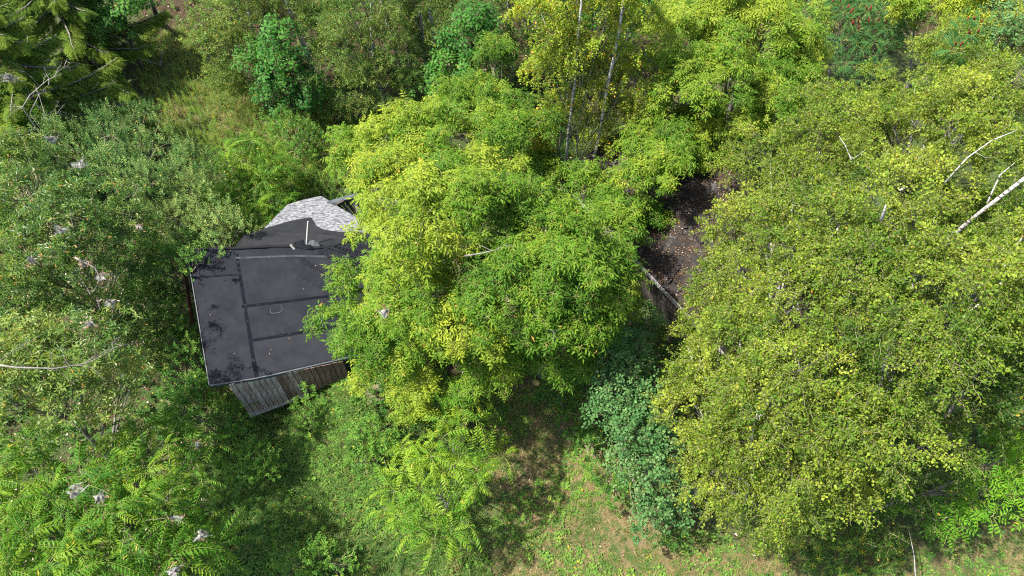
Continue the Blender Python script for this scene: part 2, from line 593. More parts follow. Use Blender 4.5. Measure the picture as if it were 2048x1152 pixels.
def species(key, fn, mats, n=3):
    """n variants of a shoot, kept as meshes: single leaves use them directly, crowns carry a copy of them inside their own mesh"""
    var = []
    for i in range(n):
        mb = fn()
        me = mb.mesh(key + '_shoot', [M[k] for k in mats])
        var.append((mb, me))
    PROTO[key] = [me for _, me in var]
    V, F, mi, lv, vr = [], [], [], [], []
    for k, (mb, me) in enumerate(var):
        o = len(V)
        V += mb.v; F += [tuple(i + o for i in f) for f in mb.f]; mi += mb.m; lv += mb.lv; vr += [k] * len(mb.v)
    SRC[key] = (V, F, mi, lv, vr, [M[k] for k in mats])
    ng = bpy.data.node_groups.new(key + '_scatter', 'GeometryNodeTree')
    ng.interface.new_socket('Geometry', in_out='INPUT', socket_type='NodeSocketGeometry')
    ng.interface.new_socket('Geometry', in_out='OUTPUT', socket_type='NodeSocketGeometry')
    N, L = ng.nodes, ng.links
    gi, go = N.new('NodeGroupInput'), N.new('NodeGroupOutput')
    jn = N.new('GeometryNodeJoinGeometry')

    def na(name, t):
        q = N.new('GeometryNodeInputNamedAttribute'); q.data_type = t; q.inputs['Name'].default_value = name
        return q.outputs['Attribute']

    def is_var(k):
        c = N.new('FunctionNodeCompare'); c.data_type = 'INT'; c.operation = 'EQUAL'
        L.new(na('var', 'INT'), c.inputs[2]); c.inputs[3].default_value = k
        return c.outputs[0]
    for k in reversed(range(n)):
        sp = N.new('GeometryNodeSeparateGeometry'); sp.domain = 'POINT'
        L.new(gi.outputs[0], sp.inputs[0]); L.new(is_var(k), sp.inputs[1])
        g2 = N.new('GeometryNodeGeometryToInstance')
        L.new(sp.outputs[0], g2.inputs[0]); L.new(g2.outputs[0], jn.inputs[0])
    ip = N.new('GeometryNodeInstanceOnPoints')
    ip.inputs['Pick Instance'].default_value = True
    L.new(is_var(-1), ip.inputs['Selection'])
    er = N.new('FunctionNodeEulerToRotation')
    L.new(na('rot', 'FLOAT_VECTOR'), er.inputs[0])
    L.new(er.outputs[0], ip.inputs['Rotation'])
    L.new(na('scl', 'FLOAT'), ip.inputs['Scale'])
    L.new(na('idx', 'INT'), ip.inputs['Instance Index'])
    L.new(gi.outputs[0], ip.inputs['Points']); L.new(jn.outputs[0], ip.inputs['Instance']); L.new(ip.outputs[0], go.inputs[0])
    GROUPS[key] = ng


species('boxelder', p_boxelder, ['boxelder', 'twig_green'], 4)
species('birch', p_birch, ['birch', 'twig'], 4)
species('birch_yellow', lambda: p_birch(.07, 14, .36), ['birch_yellow', 'twig'], 4)
species('birch_far', lambda: p_birch(.058, 15, .34), ['birch_far', 'twig'], 3)
species('walnut', p_frond, ['walnut', 'twig_green'], 4)
species('cherry', lambda: p_rosette(9, .12, .042, 'oblong', .3, .14, .4), ['cherry', 'twig'], 4)
species('apple', lambda: p_shoot(16, .34, .065, 'ovate', .55), ['apple', 'twig'], 4)
species('maple', p_maple, ['maple', 'twig'], 3)
species('poplar', p_poplar, ['poplar', 'twig'], 4)
species('bush', lambda: p_shoot(14, .3, .07, 'ovate', .6), ['bush', 'twig_green'], 3)
species('ash', lambda: p_frond(.36, 3, .13, .05, .5), ['ash', 'twig_green'], 3)
species('conifer', p_needles, ['conifer', 'twig'], 4)
species('sumac', lambda: p_frond(.5, 9, .11, .03, 1.0, .3), ['sumac', 'twig_green'], 3)
species('grass', lambda: p_tuft(22, .26, .012, 1.1), ['grass'], 4)
species('long_grass', lambda: p_tuft(26, .55, .013, .9), ['grass'], 3)
species('dry_grass', lambda: p_tuft(24, .5, .010, 1.0), ['dry'], 3)
species('short_dry', lambda: p_tuft(20, .10, .008, 1.6), ['dry'], 3)
species('weed', lambda: p_weed(8, .07, .65), ['weed'], 4)
species('leafy', lambda: p_shoot(14, .35, .085, 'ovate', .6), ['weed', 'twig_green'], 3)
species('stalk', lambda: p_stalk(.75, 26, .10, .02), ['weed', 'twig_green'], 3)
species('goldenrod', lambda: p_stalk(.85, 30, .10, .018, True), ['weed', 'twig_green', 'flower'], 3)
species('litter', p_litter, ['litter'], 4)


def scatter(name, key, P, R, S, T, parent=None, I=None):
    """one object: points carrying shoots of a species"""
    n = len(P)
    V, F, mi, lv, vr, mats = SRC[key]
    nv = len(V)
    me = bpy.data.meshes.new(name)
    P = np.asarray(P, np.float32)
    me.from_pydata(V + [tuple(q) for q in P.tolist()], [], F)
    for m_ in mats:
        me.materials.append(m_)
    me.polygons.foreach_set('material_index', mi)
    if I is None:
        I = rng.integers(0, len(PROTO[key]), n)
    pad = lambda a, k=0: np.concatenate([np.full((nv,) + np.shape(a)[1:], k, np.float32), np.asarray(a, np.float32)])
    for nm, ty, val in (('rot', 'FLOAT_VECTOR', pad(R).ravel()), ('scl', 'FLOAT', pad(S)), ('tint', 'FLOAT', pad(T)),
                        ('idx', 'INT', pad(I).astype(np.int32)), ('lv', 'FLOAT', np.concatenate([np.array(lv, np.float32), np.zeros(n, np.float32)])),
                        ('var', 'INT', np.concatenate([np.array(vr, np.int32), np.full(n, -1, np.int32)]))):
        a = me.attributes.new(nm, ty, 'POINT')
        a.data.foreach_set('vector' if ty == 'FLOAT_VECTOR' else 'value', val)
    o = link(name, me, parent)
    md = o.modifiers.new('scatter', 'NODES')
    md.node_group = GROUPS[key]
    o['kind'] = 'stuff'
    return o


def dir_euler(D, spin):
    """euler angles turning +Z into the rows of D, spun about it first (XYZ order: Rz*Ry*Rx; spin done by Rz inside)"""
    D = D / (np.linalg.norm(D, axis=1, keepdims=True) + 1e-9)
    out = np.empty_like(D)
    for i in range(len(D)):
        q = Vector(D[i]).to_track_quat('Z', 'Y')
        e = (q.to_matrix() @ Matrix.Rotation(spin[i], 3, 'Z')).to_euler('XYZ')
        out[i] = (e.x, e.y, e.z)
    return out


# habit of each species: shoots per m2 of bough (n), bough radius (rb), form, weights (out, up, random) of a shoot, shoot scale
HABIT = {
    'boxelder': dict(form='dome', rb=.48, n=17, w=(.35, 1.0, .35), s=(.6, 1.25)),
    'birch': dict(form='spray', rb=.85, n=92, w=(.6, -.35, .5), s=(.6, 1.25)),
    'birch_yellow': dict(form='spray', rb=.7, n=74, w=(.35, -.8, .4), s=(.65, 1.2)),
    'birch_far': dict(form='spray', rb=.75, n=62, w=(.7, -.1, .55), s=(.7, 1.2)),
    'walnut': dict(form='rosette', cd=1.9, n=7, s=(.55, 1.3)),
    'ash': dict(form='rosette', cd=3.0, n=8, s=(.8, 1.15)),
    'sumac': dict(form='rosette', cd=1.9, n=9, s=(.85, 1.15)),
    'cherry': dict(form='dome', rb=.42, n=19, w=(.6, .6, .5), s=(.75, 1.15)),
    'apple': dict(form='dome', rb=.38, n=27, w=(.5, .9, .35), s=(.7, 1.25)),
    'maple': dict(form='dome', rb=.45, n=17, w=(.6, .7, .3), s=(.8, 1.25)),
    'poplar': dict(form='dome', rb=.36, n=26, w=(.5, .8, .3), s=(.7, 1.2)),
    'bush': dict(form='dome', rb=.34, n=26, w=(.5, .8, .4), s=(.7, 1.2)),
}
ROSETTE = {'walnut', 'ash', 'sumac'}
LEAFNAME = {'birch_far': 'leafy_twig', 'boxelder': 'leaf_rosette', 'birch': 'leafy_twig', 'birch_yellow': 'leafy_twig', 'walnut': 'compound_leaf', 'ash': 'compound_leaf', 'sumac': 'compound_leaf', 'cherry': 'leaf_cluster', 'poplar': 'leafy_twig', 'apple': 'leafy_twig', 'maple': 'leaf_cluster', 'bush': 'leafy_twig'}
PATCH = {}


def frame_of(ax):
    ax = unit(ax)
    a = unit(np.cross(ax, (.31, .87, .13)))
    return a, np.cross(ax, a), ax


def lobe_points(lobes, per_m2, hollow):
    """spread points over the uneven outer surface of a crown made of lobes"""
    C, D, LI = [], [], []
    for li, (c, r) in enumerate(lobes):
        n = max(3, int(per_m2 * 4 * math.pi * r * r * .75))
        # best-candidate sampling keeps the boughs apart
        d = np.zeros((n, 3))
        for i in range(n):
            q = rng.normal(size=(8, 3))
            q /= np.linalg.norm(q, axis=1, keepdims=True)
            lw = q[:, 2] < -.35
            q[lw, 2] *= -rng.uniform(0, 1, lw.sum())
            q /= np.linalg.norm(q, axis=1, keepdims=True)
            d[i] = q[np.argmin((q @ d[:i].T).max(axis=1))] if i else q[0]
        k = 1 + .26 * np.sin(d[:, 0] * 5.1 + li * 1.7) * np.sin(d[:, 1] * 4.3 + li) + .16 * np.sin(d[:, 2] * 7 + li * 2.2)
        rr = r * k * (1.02 - .45 * rng.random(n) ** 1.6)
        out = rng.random(n) < .10               # boughs that run out beyond the rest
        rr = np.where(out, rr * rng.uniform(1.05, 1.3, n), rr)
        C.append(c + d * rr[:, None] * np.array((1, 1, .85))); D.append(d); LI.append(np.full(n, li))
    C, D, LI = np.concatenate(C), np.concatenate(D), np.concatenate(LI)
    keep = np.ones(len(C), bool)
    for li, (c, r) in enumerate(lobes):
        q = np.linalg.norm((C - c) / np.array((1, 1, .85)), axis=1)
        keep &= ~((q < r * hollow) & (LI != li))
    keep &= C[:, 2] > gz(C[:, 0], C[:, 1]) + .25
    w = np.sin(C[:, 0] * 3.3 + 1.4 * np.sin(C[:, 1] * 2.1)) + np.sin(C[:, 1] * 3.7 + C[:, 2] * 2.9) + np.sin(C[:, 2] * 3.1 + C[:, 0] * 1.7)
    keep &= w + rng.normal(0, .3, len(C)) < 1.35          # thin places where light falls through
    return C[keep], D[keep], LI[keep]


def sample_crown(key, lobes, dens, tint, hollow=.55):
    h = HABIT[key]
    P, R, T, S = [], [], [], []
    lt = rng.normal(0, .09, len(lobes))
    if h['form'] == 'rosette':
        C, D, LI = lobe_points(lobes, h['cd'] * dens, hollow)
        for i in range(len(C)):
            ct = tint + lt[LI[i]] + rng.normal(0, .14)
            a, b, ax = frame_of(D[i] * .5 + np.array((0, 0, .9)) + rng.normal(0, .25, 3))
            n = max(5, int(h['n'] + rng.integers(-2, 3)))
            th0 = rng.uniform(0, 6.28)
            for j in range(n):
                th = th0 + j * 2.4 + rng.normal(0, .25)
                el = .2 + .8 * (j / n) ** 1.2 + rng.normal(0, .17)
                dd = unit((a * math.cos(th) + b * math.sin(th)) * math.cos(el) + ax * math.sin(el))
                # local axes: +Z along the leaf, -Y its upper side
                yv = unit(-(ax - np.dot(ax, dd) * dd) + rng.normal(0, .26, 3))
                xv = unit(np.cross(yv, dd)); yv = np.cross(dd, xv)
                e = Matrix(((xv[0], yv[0], dd[0]), (xv[1], yv[1], dd[1]), (xv[2], yv[2], dd[2]))).to_euler('XYZ')
                P.append(C[i] + dd * .03 - ax * .12 * (1 - j / n)); R.append((e.x, e.y, e.z))
                T.append(ct + rng.normal(0, .08)); S.append(rng.uniform(*h['s']))
        return C, D, LI, np.array(P), np.array(R), np.clip(np.array(T), 0, 1), np.array(S)
    rb = h['rb']
    small = min(1.0, max(.55, float(np.mean([r for _, r in lobes])) / .9))
    rb = rb * small
    C, D, LI = lobe_points(lobes, dens * .62 / (math.pi * rb * rb * (.30 if h['form'] == 'spray' else .62)), hollow)
    for i in range(len(C)):
        r = rb * rng.uniform(.7, 1.25)
        ct = tint + lt[LI[i]] + rng.normal(0, .15)
        if h['form'] == 'dome':
            a, b, ax = frame_of(D[i] * .55 + np.array((0, 0, .75)) + rng.normal(0, .2, 3))
            n = max(2, rng.poisson(h['n'] * math.pi * r * r))
            rho = np.sqrt(rng.random(n)); th = rng.uniform(0, 6.28, n)
            x, y = rho * np.cos(th), rho * np.sin(th)
            z = .36 * (1 - rho ** 1.7) + rng.normal(0, .12, n)
            oh = D[i] * np.array((1, 1, .2)) + rng.normal(0, .25, 3)
            oh = unit(oh - np.dot(oh, ax) * ax); a, b = oh, np.cross(ax, oh)
            off = (x[:, None] * a * 1.3 + y[:, None] * b * .72 + (z - .25 - .18 * x)[:, None] * ax) * r
            dd = ax * .45 + (x[:, None] * a + y[:, None] * b) * h['w'][0] * 1.3 + np.array((0, 0, h['w'][1])) + rng.normal(0, h['w'][2], (n, 3))
        else:                                    # a drooping spray, arching out from the limb
            o = D[i] * np.array((1, 1, .45)) + rng.normal(0, .3, 3)
            o = unit(o + np.array((0, 0, .12)))
            L_ = r * rng.uniform(.8, 1.3)
            s_ = unit(np.cross(o, (0, 0, 1)))
            n = max(3, rng.poisson(h['n'] * L_ * .42))
            t = rng.random(n)
            wd = (.06 + .26 * np.sin(math.pi * np.minimum(1, t * .8 + .12))) * L_
            side = rng.normal(0, .6, n)
            off = (t - .55)[:, None] * L_ * o - ((t ** 2) * L_ * .55)[:, None] * np.array((0, 0, 1.0)) + (side * wd)[:, None] * s_
            off[:, 2] += rng.normal(0, .05, n)
            dd = o * h['w'][0] + side[:, None] * s_ * .6 + np.array((0, 0, h['w'][1])) * (.5 + t)[:, None] + rng.normal(0, h['w'][2] * .7, (n, 3))
        P.append(C[i] + off); R.append(dir_euler(dd, rng.uniform(0, 6.28, n)))
        T.append(ct + rng.normal(0, .09, n)); S.append(rng.uniform(*h['s'], n))
    P, R, T, S = np.concatenate(P), np.concatenate(R), np.concatenate(T), np.concatenate(S)
    g = P[:, 2] > gz(P[:, 0], P[:, 1]) + .1
    return C, D, LI, P[g], R[g], np.clip(T[g], 0, 1), S[g]


def near_poly(P, gaps):
    """shoots that would hang in the clear air around a bare stem: (points in space, radius m)"""
    bad = np.zeros(len(P), bool)
    for pts, rad in gaps:
        pts = [np.asarray(q, float) for q in pts]
        for a, b in zip(pts[:-1], pts[1:]):
            ab = b - a
            # corridor cleared of shoots, stepped up from the stem towards the camera
            for k in range(0, 9):
                sh = np.array((-.3, -.5, .8)) * (k * .45)
                ap = P - (a + sh)
                t = np.clip(ap @ ab / (ab @ ab), 0, 1)
                bad |= np.linalg.norm(ap - t[:, None] * ab, axis=1) < rad
    return bad


def pick_visible(P, cell=7, n=300):
    u, v, dep = project(P)
    ok = (u > 2) & (u < 2046) & (v > 2) & (v < 1150)
    ids = np.where(ok)[0]
    key = (u[ids] // cell).astype(int) * 1000 + (v[ids] // cell).astype(int)
    order = np.argsort(dep[ids], kind='stable')
    _, first = np.unique(key[order], return_index=True)
    vis = ids[order[first]]
    vis = vis[np.argsort(dep[vis])]
    return vis[:n]


def tree(name, label, cat, key, lobes, base=None, Y=None, group=None, dens=1.0, tint=.5, picks=0, bark='bark_grey', trunk_r=.12,
         gaps=None, stems=None, twigs=True, tree_part='trunk'):
    L = []
    for lb in lobes:
        u, v, z, r = lb[:4]
        if Y is not None:
            p = pxY(u, v, Y + z)
        else:
            p = px(u, v, z)
        dist = project(p)[2]
        p = np.array(p)
        if key == 'boxelder':                    # crown in uneven storeys
            p[2] += rng.normal(0, .4); r *= rng.uniform(.82, 1.02)
        L.append((p, r * dist / FPX))
    ctr = np.mean([c for c, r in L], axis=0)
    if base is None:
        base = ctr[:2]
    bz = float(gz(base[0], base[1]))
    root = thing(name, label, cat, (base[0], base[1], bz), group or name.replace('_', ' ') + ('es' if name.endswith('bush') else 's'))
    top = max(L, key=lambda q: q[0][2])[0]
    top = ctr * .45 + top * .55
    C, D, LI, P, R, T, S = sample_crown(key, L, dens, tint)
    # trunk
    b0 = np.array((base[0], base[1], bz - .1))
    pts, rad = [], []
    for t in np.linspace(0, 1, 8):
        q = b0 * (1 - t) + top * t
        q = q + np.array((math.sin(t * 5 + b0[0]) * .12, math.cos(t * 4 + b0[1]) * .12, 0)) * math.sin(math.pi * t)
        pts.append(q); rad.append(trunk_r * (1 - .72 * t))
    mb = MB(); mb.tube(pts, rad, 8)
    obj(tree_part, mb, M[bark], root, True)
    if stems:
        for st, r0 in stems:
            mb = MB(); k = len(st)
            mb.tube(st, [r0 * (1 - .55 * i / (k - 1)) for i in range(k)], 8)
            obj('stem', mb, M[bark], root, True)
    # limbs to each lobe, twigs from limb to clump
    tw = MB()
    for li, (c, r) in enumerate(L):
        k = min(1, max(.15, (c[2] - bz) / max(.5, top[2] - bz) * .62))
        s0 = pts[int(k * 6)]
        mid = s0 * .5 + c * .5 + np.array((0, 0, .12 * np.linalg.norm(c - s0))) + rng.normal(0, .08, 3)
        path = [s0 * (1 - t) ** 2 + mid * 2 * t * (1 - t) + c * t * t for t in np.linspace(0, 1, 6)]
        mb = MB(); r0 = trunk_r * .42
        mb.tube(path, [r0 * (1 - .7 * t) for t in np.linspace(0, 1, 6)], 6)
        obj('branch', mb, M[bark], root, True)
        if twigs:
            for i in np.where(LI == li)[0]:
                a = path[rng.integers(2, 6)]
                b = C[i]
                m1 = a * .5 + b * .5 + rng.normal(0, .05, 3) + np.array((0, 0, .05))
                tw.tube([a, m1, b], [.018, .012, .005], 3, cap=False)
    if twigs and tw.v:
        o = obj('twig', tw, M['twig' if bark != 'bark_birch' else 'bark_dark'], root)
        o['kind'] = 'stuff'
    if gaps:
        g = ~near_poly(P, gaps)
        P, R, T, S = P[g], R[g], T[g], S[g]
    I = rng.integers(0, len(PROTO[key]), len(P))
    if picks:
        vis = pick_visible(P, n=picks)
        nm = LEAFNAME[key]
        for i in vis:
            o = bpy.data.objects.new(nm, PROTO[key][I[i]])
            COL.objects.link(o)
            o.parent = root
            o.matrix_parent_inverse = Matrix.Translation(-root.location)
            o.location = P[i]; o.rotation_euler = R[i]; o.scale = (S[i],) * 3
            o['tint'] = float(T[i])
        g = np.ones(len(P), bool); g[vis] = False
        P, R, T, S, I = P[g], R[g], T[g], S[g], I[g]
    if len(P):
        scatter('crown', key, P, R, S, T, root, I)
    return root


# ------------------------------------------------------------------ ground
def inpoly(X, Yv, poly):
    ins = np.zeros(X.shape, bool)
    n = len(poly)
    for i in range(n):
        x1, y1 = poly[i]; x2, y2 = poly[(i + 1) % n]
        c = ((y1 > Yv) != (y2 > Yv)) & (X < (x2 - x1) * (Yv - y1) / (y2 - y1 + 1e-12) + x1)
        ins ^= c
    return ins


def zone(*uv):
    return [tuple(px(u, v, 0)[:2]) for u, v in uv]


Z_CLEAR = zone((930, 760), (1150, 780), (1260, 950), (1330, 1050), (1560, 1090), (1600, 1500), (1000, 1500), (980, 1000), (960, 880))
Z_CLEAR2 = zone((1560, 1060), (2400, 1020), (2400, 1500), (1560, 1500))
Z_LAWN = zone((420, 800), (700, 740), (820, 800), (960, 900), (1010, 1500), (330, 1500), (430, 1000))
Z_MEADOW = zone((280, 100), (370, 60), (420, 130), (520, 220), (760, 230), (760, 330), (620, 400), (400, 330), (280, 230))
Z_BACKLIT = zone((250, -40), (380, -40), (420, 110), (300, 130))
Z_FOREST = zone((330, -300), (2300, -300), (2300, 60), (1650, 120), (1100, 260), (720, 250), (480, 210), (380, 60))

gx = np.concatenate([np.linspace(-140, -26, 20)[:-1], np.linspace(-26, 26, 131), np.linspace(26, 140, 20)[1:]])
gy = np.concatenate([np.linspace(-60, 2, 14)[:-1], np.linspace(2, 40, 96), np.linspace(40, 180, 20)[1:]])
GX, GY = np.meshgrid(gx, gy)
GZ = gz(GX, GY)
gv = np.stack([GX, GY, GZ], -1).reshape(-1, 3)
nx, ny = len(gx), len(gy)
gf = [(j * nx + i, j * nx + i + 1, (j + 1) * nx + i + 1, (j + 1) * nx + i) for j in range(ny - 1) for i in range(nx - 1)]
gme = bpy.data.meshes.new('ground')
gme.from_pydata([tuple(p) for p in gv], [], gf)
litter = inpoly(GX, GY, Z_FOREST).astype(float) + inpoly(GX, GY, Z_BACKLIT)
dry = inpoly(GX, GY, Z_CLEAR).astype(float) + inpoly(GX, GY, Z_CLEAR2) * .6 + inpoly(GX, GY, Z_MEADOW) * .45
for nm, val in (('litter', np.clip(litter, 0, 1)), ('dry', np.clip(dry, 0, 1))):
    a = gme.attributes.new(nm, 'FLOAT', 'POINT')
    k = val.copy()
    for _ in range(3):
        k[1:-1, 1:-1] = (k[1:-1, 1:-1] * 2 + k[:-2, 1:-1] + k[2:, 1:-1] + k[1:-1, :-2] + k[1:-1, 2:]) / 6
    a.data.foreach_set('value', k.ravel().astype(np.float32))
gme.polygons.foreach_set('use_smooth', [True] * len(gf))


def ground_mat():
    m, N, L, P = nmat('ground')
    tc = N.new('ShaderNodeTexCoord')

    def noise(s, d=8, r=.6):
        n = N.new('ShaderNodeTexNoise'); n.inputs['Scale'].default_value = s; n.inputs['Detail'].default_value = d; n.inputs['Roughness'].default_value = r
        L.new(tc.outputs['Object'], n.inputs[0]); return n.outputs[0]

    def attr(nm):
        a = N.new('ShaderNodeAttribute'); a.attribute_name = nm; return a.outputs['Fac']

    def mix(f, a, b):
        x = N.new('ShaderNodeMix'); x.data_type = 'RGBA'
        L.new(f, x.inputs['Factor'])
        L.new(a, x.inputs['A']); L.new(b, x.inputs['B']); return x.outputs['Result']
    fine = noise(22); mid = noise(3.2); big = noise(.7, 4)
    g = ramp(N, [(.3, (.022, .038, .012)), (.55, (.045, .075, .018)), (.75, (.09, .11, .03))]); L.new(fine, g.inputs[0])
    t = ramp(N, [(.25, (.055, .042, .019)), (.5, (.11, .083, .04)), (.75, (.20, .148, .08))]); L.new(fine, t.inputs[0])
    b = ramp(N, [(.3, (.018, .012, .008)), (.55, (.045, .028, .016)), (.75, (.09, .055, .03))]); L.new(noise(9), b.inputs[0])
    df = ramp(N, [(.42, (0, 0, 0)), (.56, (1, 1, 1))]); L.new(mid, df.inputs[0])
    dm = math_node(N, L, 'MULTIPLY', df.outputs[0], attr('dry'))
    lf = ramp(N, [(.34, (0, 0, 0)), (.6, (1, 1, 1))]); L.new(big, lf.inputs[0])
    lm = math_node(N, L, 'MAXIMUM', math_node(N, L, 'MULTIPLY', attr('litter'), .9), math_node(N, L, 'MULTIPLY', lf.outputs[0], math_node(N, L, 'SUBTRACT', .5, math_node(N, L, 'MULTIPLY', attr('dry'), .5))))
    c = mix(lm, mix(dm, g.outputs[0], t.outputs[0]), b.outputs[0])
    L.new(c, P.inputs['Base Color'])
    P.inputs['Roughness'].default_value = .95
    P.inputs['Specular IOR Level'].default_value = .15
    bp = N.new('ShaderNodeBump'); bp.inputs['Strength'].default_value = .7; bp.inputs['Distance'].default_value = .05
    L.new(fine, bp.inputs['Height']); L.new(bp.outputs[0], P.inputs['Normal'])
    return m


gme.materials.append(ground_mat())
ground = link('ground', gme)
ground['kind'] = 'structure'


def cover(name, key, poly, dens, scl, tint, tj=.18, patch=0.0, lean=.25, pscale=.8, z=None):
    """ground cover over a polygon of ground: density per m2, thinned to patches"""
    xs, ys = [p[0] for p in poly], [p[1] for p in poly]
    A = (max(xs) - min(xs)) * (max(ys) - min(ys))
    n = int(A * dens)
    X, Yv = rng.uniform(min(xs), max(xs), n), rng.uniform(min(ys), max(ys), n)
    k = inpoly(X, Yv, poly)
    ph = rng.uniform(0, 20, 4)
    w = np.sin(X * pscale * 1.9 + ph[0] + 1.3 * np.sin(Yv * pscale * 1.3 + ph[1])) + np.sin(Yv * pscale * 2.3 + ph[2] + 1.2 * np.sin(X * pscale * 1.1 + ph[3]))
    k &= (w + rng.normal(0, .5, n)) > patch * 2 - 2 if patch else k
    X, Yv = X[k], Yv[k]
    n = len(X)
    Zv = gz(X, Yv)
    D = np.stack([rng.normal(0, lean, n), rng.normal(0, lean, n), np.ones(n)], -1)
    o = scatter(name, key, np.stack([X, Yv, Zv], -1), dir_euler(D, rng.uniform(0, 6.28, n)), rng.uniform(*scl, n), np.clip(tint + rng.normal(0, tj, n) + w[k] * .06, 0, 1))
    return o


def pxg(u, v, up=0.0):
    """point on the ground seen at a photo pixel"""
    z = 0.0
    for _ in range(30):
        p = px(u, v, z)
        z = .6 * z + .4 * (float(gz(p[0], p[1])) + up)
    return px(u, v, z)


# ------------------------------------------------------------------ the black-roofed shed
P0 = px(420, 770, 2.3); P1 = px(690, 715, 2.3); PR = px(375, 500, 3.5)
NF = unit(np.cross(P1 - P0, PR - P0))
if NF[2] < 0:
    NF = -NF


def rf(u, v):
    return plane_px(u, v, P0, NF)


RB = rf(643, 497)
BE = px(640, 392, 2.45)
NB = unit(np.cross(RB - PR, BE - PR))
if NB[2] < 0:
    NB = -NB


def rb(u, v):
    return plane_px(u, v, PR, NB)


FOLDS = [([(655, 498), (690, 520), (740, 548)], .11, .08), ([(668, 496), (700, 515), (750, 528)], .10, .08), ([(598, 520), (625, 534), (690, 560)], .045, .07),
         ([(640, 505), (700, 530), (735, 535)], .08, .08), ([(585, 545), (640, 580)], .016, .06), ([(690, 490), (720, 500), (760, 508)], .05, .08)]
FOLDW = [([rf(*q) for q in pl], h, w) for pl, h, w in FOLDS]
BFOLD = [([rb(*q) for q in [(500, 465), (560, 466), (640, 470), (700, 478)]], .035, .06), ([rb(*q) for q in [(500, 481), (580, 486), (610, 488)]], .015, .05)]


def fold_h(p, folds):
    h = 0
    for pl, amp, wd in folds:
        best = 9
        for a, b in zip(pl[:-1], pl[1:]):
            ab = b - a
            t = min(1, max(0, np.dot(p - a, ab) / np.dot(ab, ab)))
            d = np.linalg.norm(p - a - t * ab)
            best = min(best, d + .0)
        h += amp * math.exp(-(best / wd) ** 2)
    return h


def polyat(pl, s):
    d = [0]
    for a, b in zip(pl[:-1], pl[1:]):
        d.append(d[-1] + math.hypot(b[0] - a[0], b[1] - a[1]))
    q = s * d[-1]
    for i in range(len(pl) - 1):
        if q <= d[i + 1] or i == len(pl) - 2:
            t = (q - d[i]) / (d[i + 1] - d[i])
            return (pl[i][0] * (1 - t) + pl[i + 1][0] * t, pl[i][1] * (1 - t) + pl[i + 1][1] * t)


def sheet(bot, top, fn, nrm, folds, nu, nv, lift=0.0, thick=.012, wav=0.0):
    """a sheet laid on a roof plane between two edges, following the wrinkles, with real thickness"""
    mb = MB()
    V, F = [], []
    for layer in (0, 1):
        for j in range(nv + 1):
            for i in range(nu + 1):
                a, b = polyat(bot, i / nu), polyat(top, i / nu)
                t = j / nv
                p = fn(a[0] * (1 - t) + b[0] * t, a[1] * (1 - t) + b[1] * t)
                h = fold_h(p, folds) + lift + wav * (math.sin(p[0] * 3.1 + p[1] * 1.7) + math.sin(p[1] * 4.3 - p[0] * 2.2)) - (thick if layer else 0)
                V.append(p + nrm * h)
    W = nu + 1
    o = W * (nv + 1)
    for j in range(nv):
        for i in range(nu):
            q = (j * W + i, j * W + i + 1, (j + 1) * W + i + 1, (j + 1) * W + i)
            F.append(q); F.append(tuple(o + k for k in q[::-1]))
    rim = [i for i in range(W)] + [j * W + nu for j in range(1, nv + 1)] + [nv * W + i for i in range(nu - 1, -1, -1)] + [j * W for j in range(nv - 1, 0, -1)]
    for a, b in zip(rim, rim[1:] + rim[:1]):
        F.append((a, a + o, b + o, b))
    mb.add(V, F)
    return mb


shed = thing('shed', 'weathered plank shed under a patched black membrane roof', 'shed', (float(P0[0]) + 1.5, float(P0[1]) + 1.5, 0.1))
EAVE = [(420, 770), (516, 755), (690, 715), (800, 692)]
RIDGE = [(375, 500), (470, 497), (575, 492), (643, 497), (690, 485), (800, 462)]
o = obj('roof', sheet(EAVE, RIDGE, rf, NF, FOLDW, 64, 44, 0, .07, .006), M['membrane'], shed); o['tint'] = .5
roof = o


def patch(name, bot, top, mat, tint, lift, nu=16, nv=14, label=None):
    q = obj(name, sheet(bot, top, rf, NF, FOLDW, nu, nv, lift, .004, .006), M[mat], roof)
    q['tint'] = tint
    if label:
        q['label'] = label
    return q


patch('membrane_sheet', [(424, 767), (512, 753)], [(386, 556), (477, 550)], 'membrane', .62, .006)
patch('membrane_sheet', [(386, 554), (476, 548)], [(378, 503), (469, 500)], 'membrane', .40, .006)
patch('membrane_sheet', [(519, 752), (688, 713), (760, 697)], [(503, 685), (660, 659), (760, 640)], 'membrane', .85, .006, 22)
patch('membrane_sheet', [(501, 676), (660, 652), (760, 634)], [(484, 617), (680, 593), (770, 578)], 'membrane', .55, .0055, 22)
patch('membrane_sheet', [(482, 606), (680, 582), (770, 568)], [(472, 524), (600, 519), (690, 521), (770, 528)], 'membrane', .60, .006, 30, 22)
patch('seam', [(509, 755), (517, 754)], [(470, 508), (476, 507)], 'seam', .5, .009, 2, 30)
patch('seam', [(502, 684), (660, 658), (740, 644)], [(501, 679), (660, 653), (740, 639)], 'seam', .5, .012, 24, 2)
patch('seam', [(484, 616), (680, 592), (770, 577)], [(483, 611), (680, 587), (770, 573)], 'seam', .5, .012, 24, 2)
patch('seam', [(386, 557), (477, 551)], [(385, 554), (476, 548)], 'seam', .5, .012, 10, 2)
patch('seam', [(471, 518), (600, 514), (700, 517)], [(471, 514), (600, 510), (700, 513)], 'seam_pale', .5, .012, 24, 2, 'pale lapped seam just below the ridge')
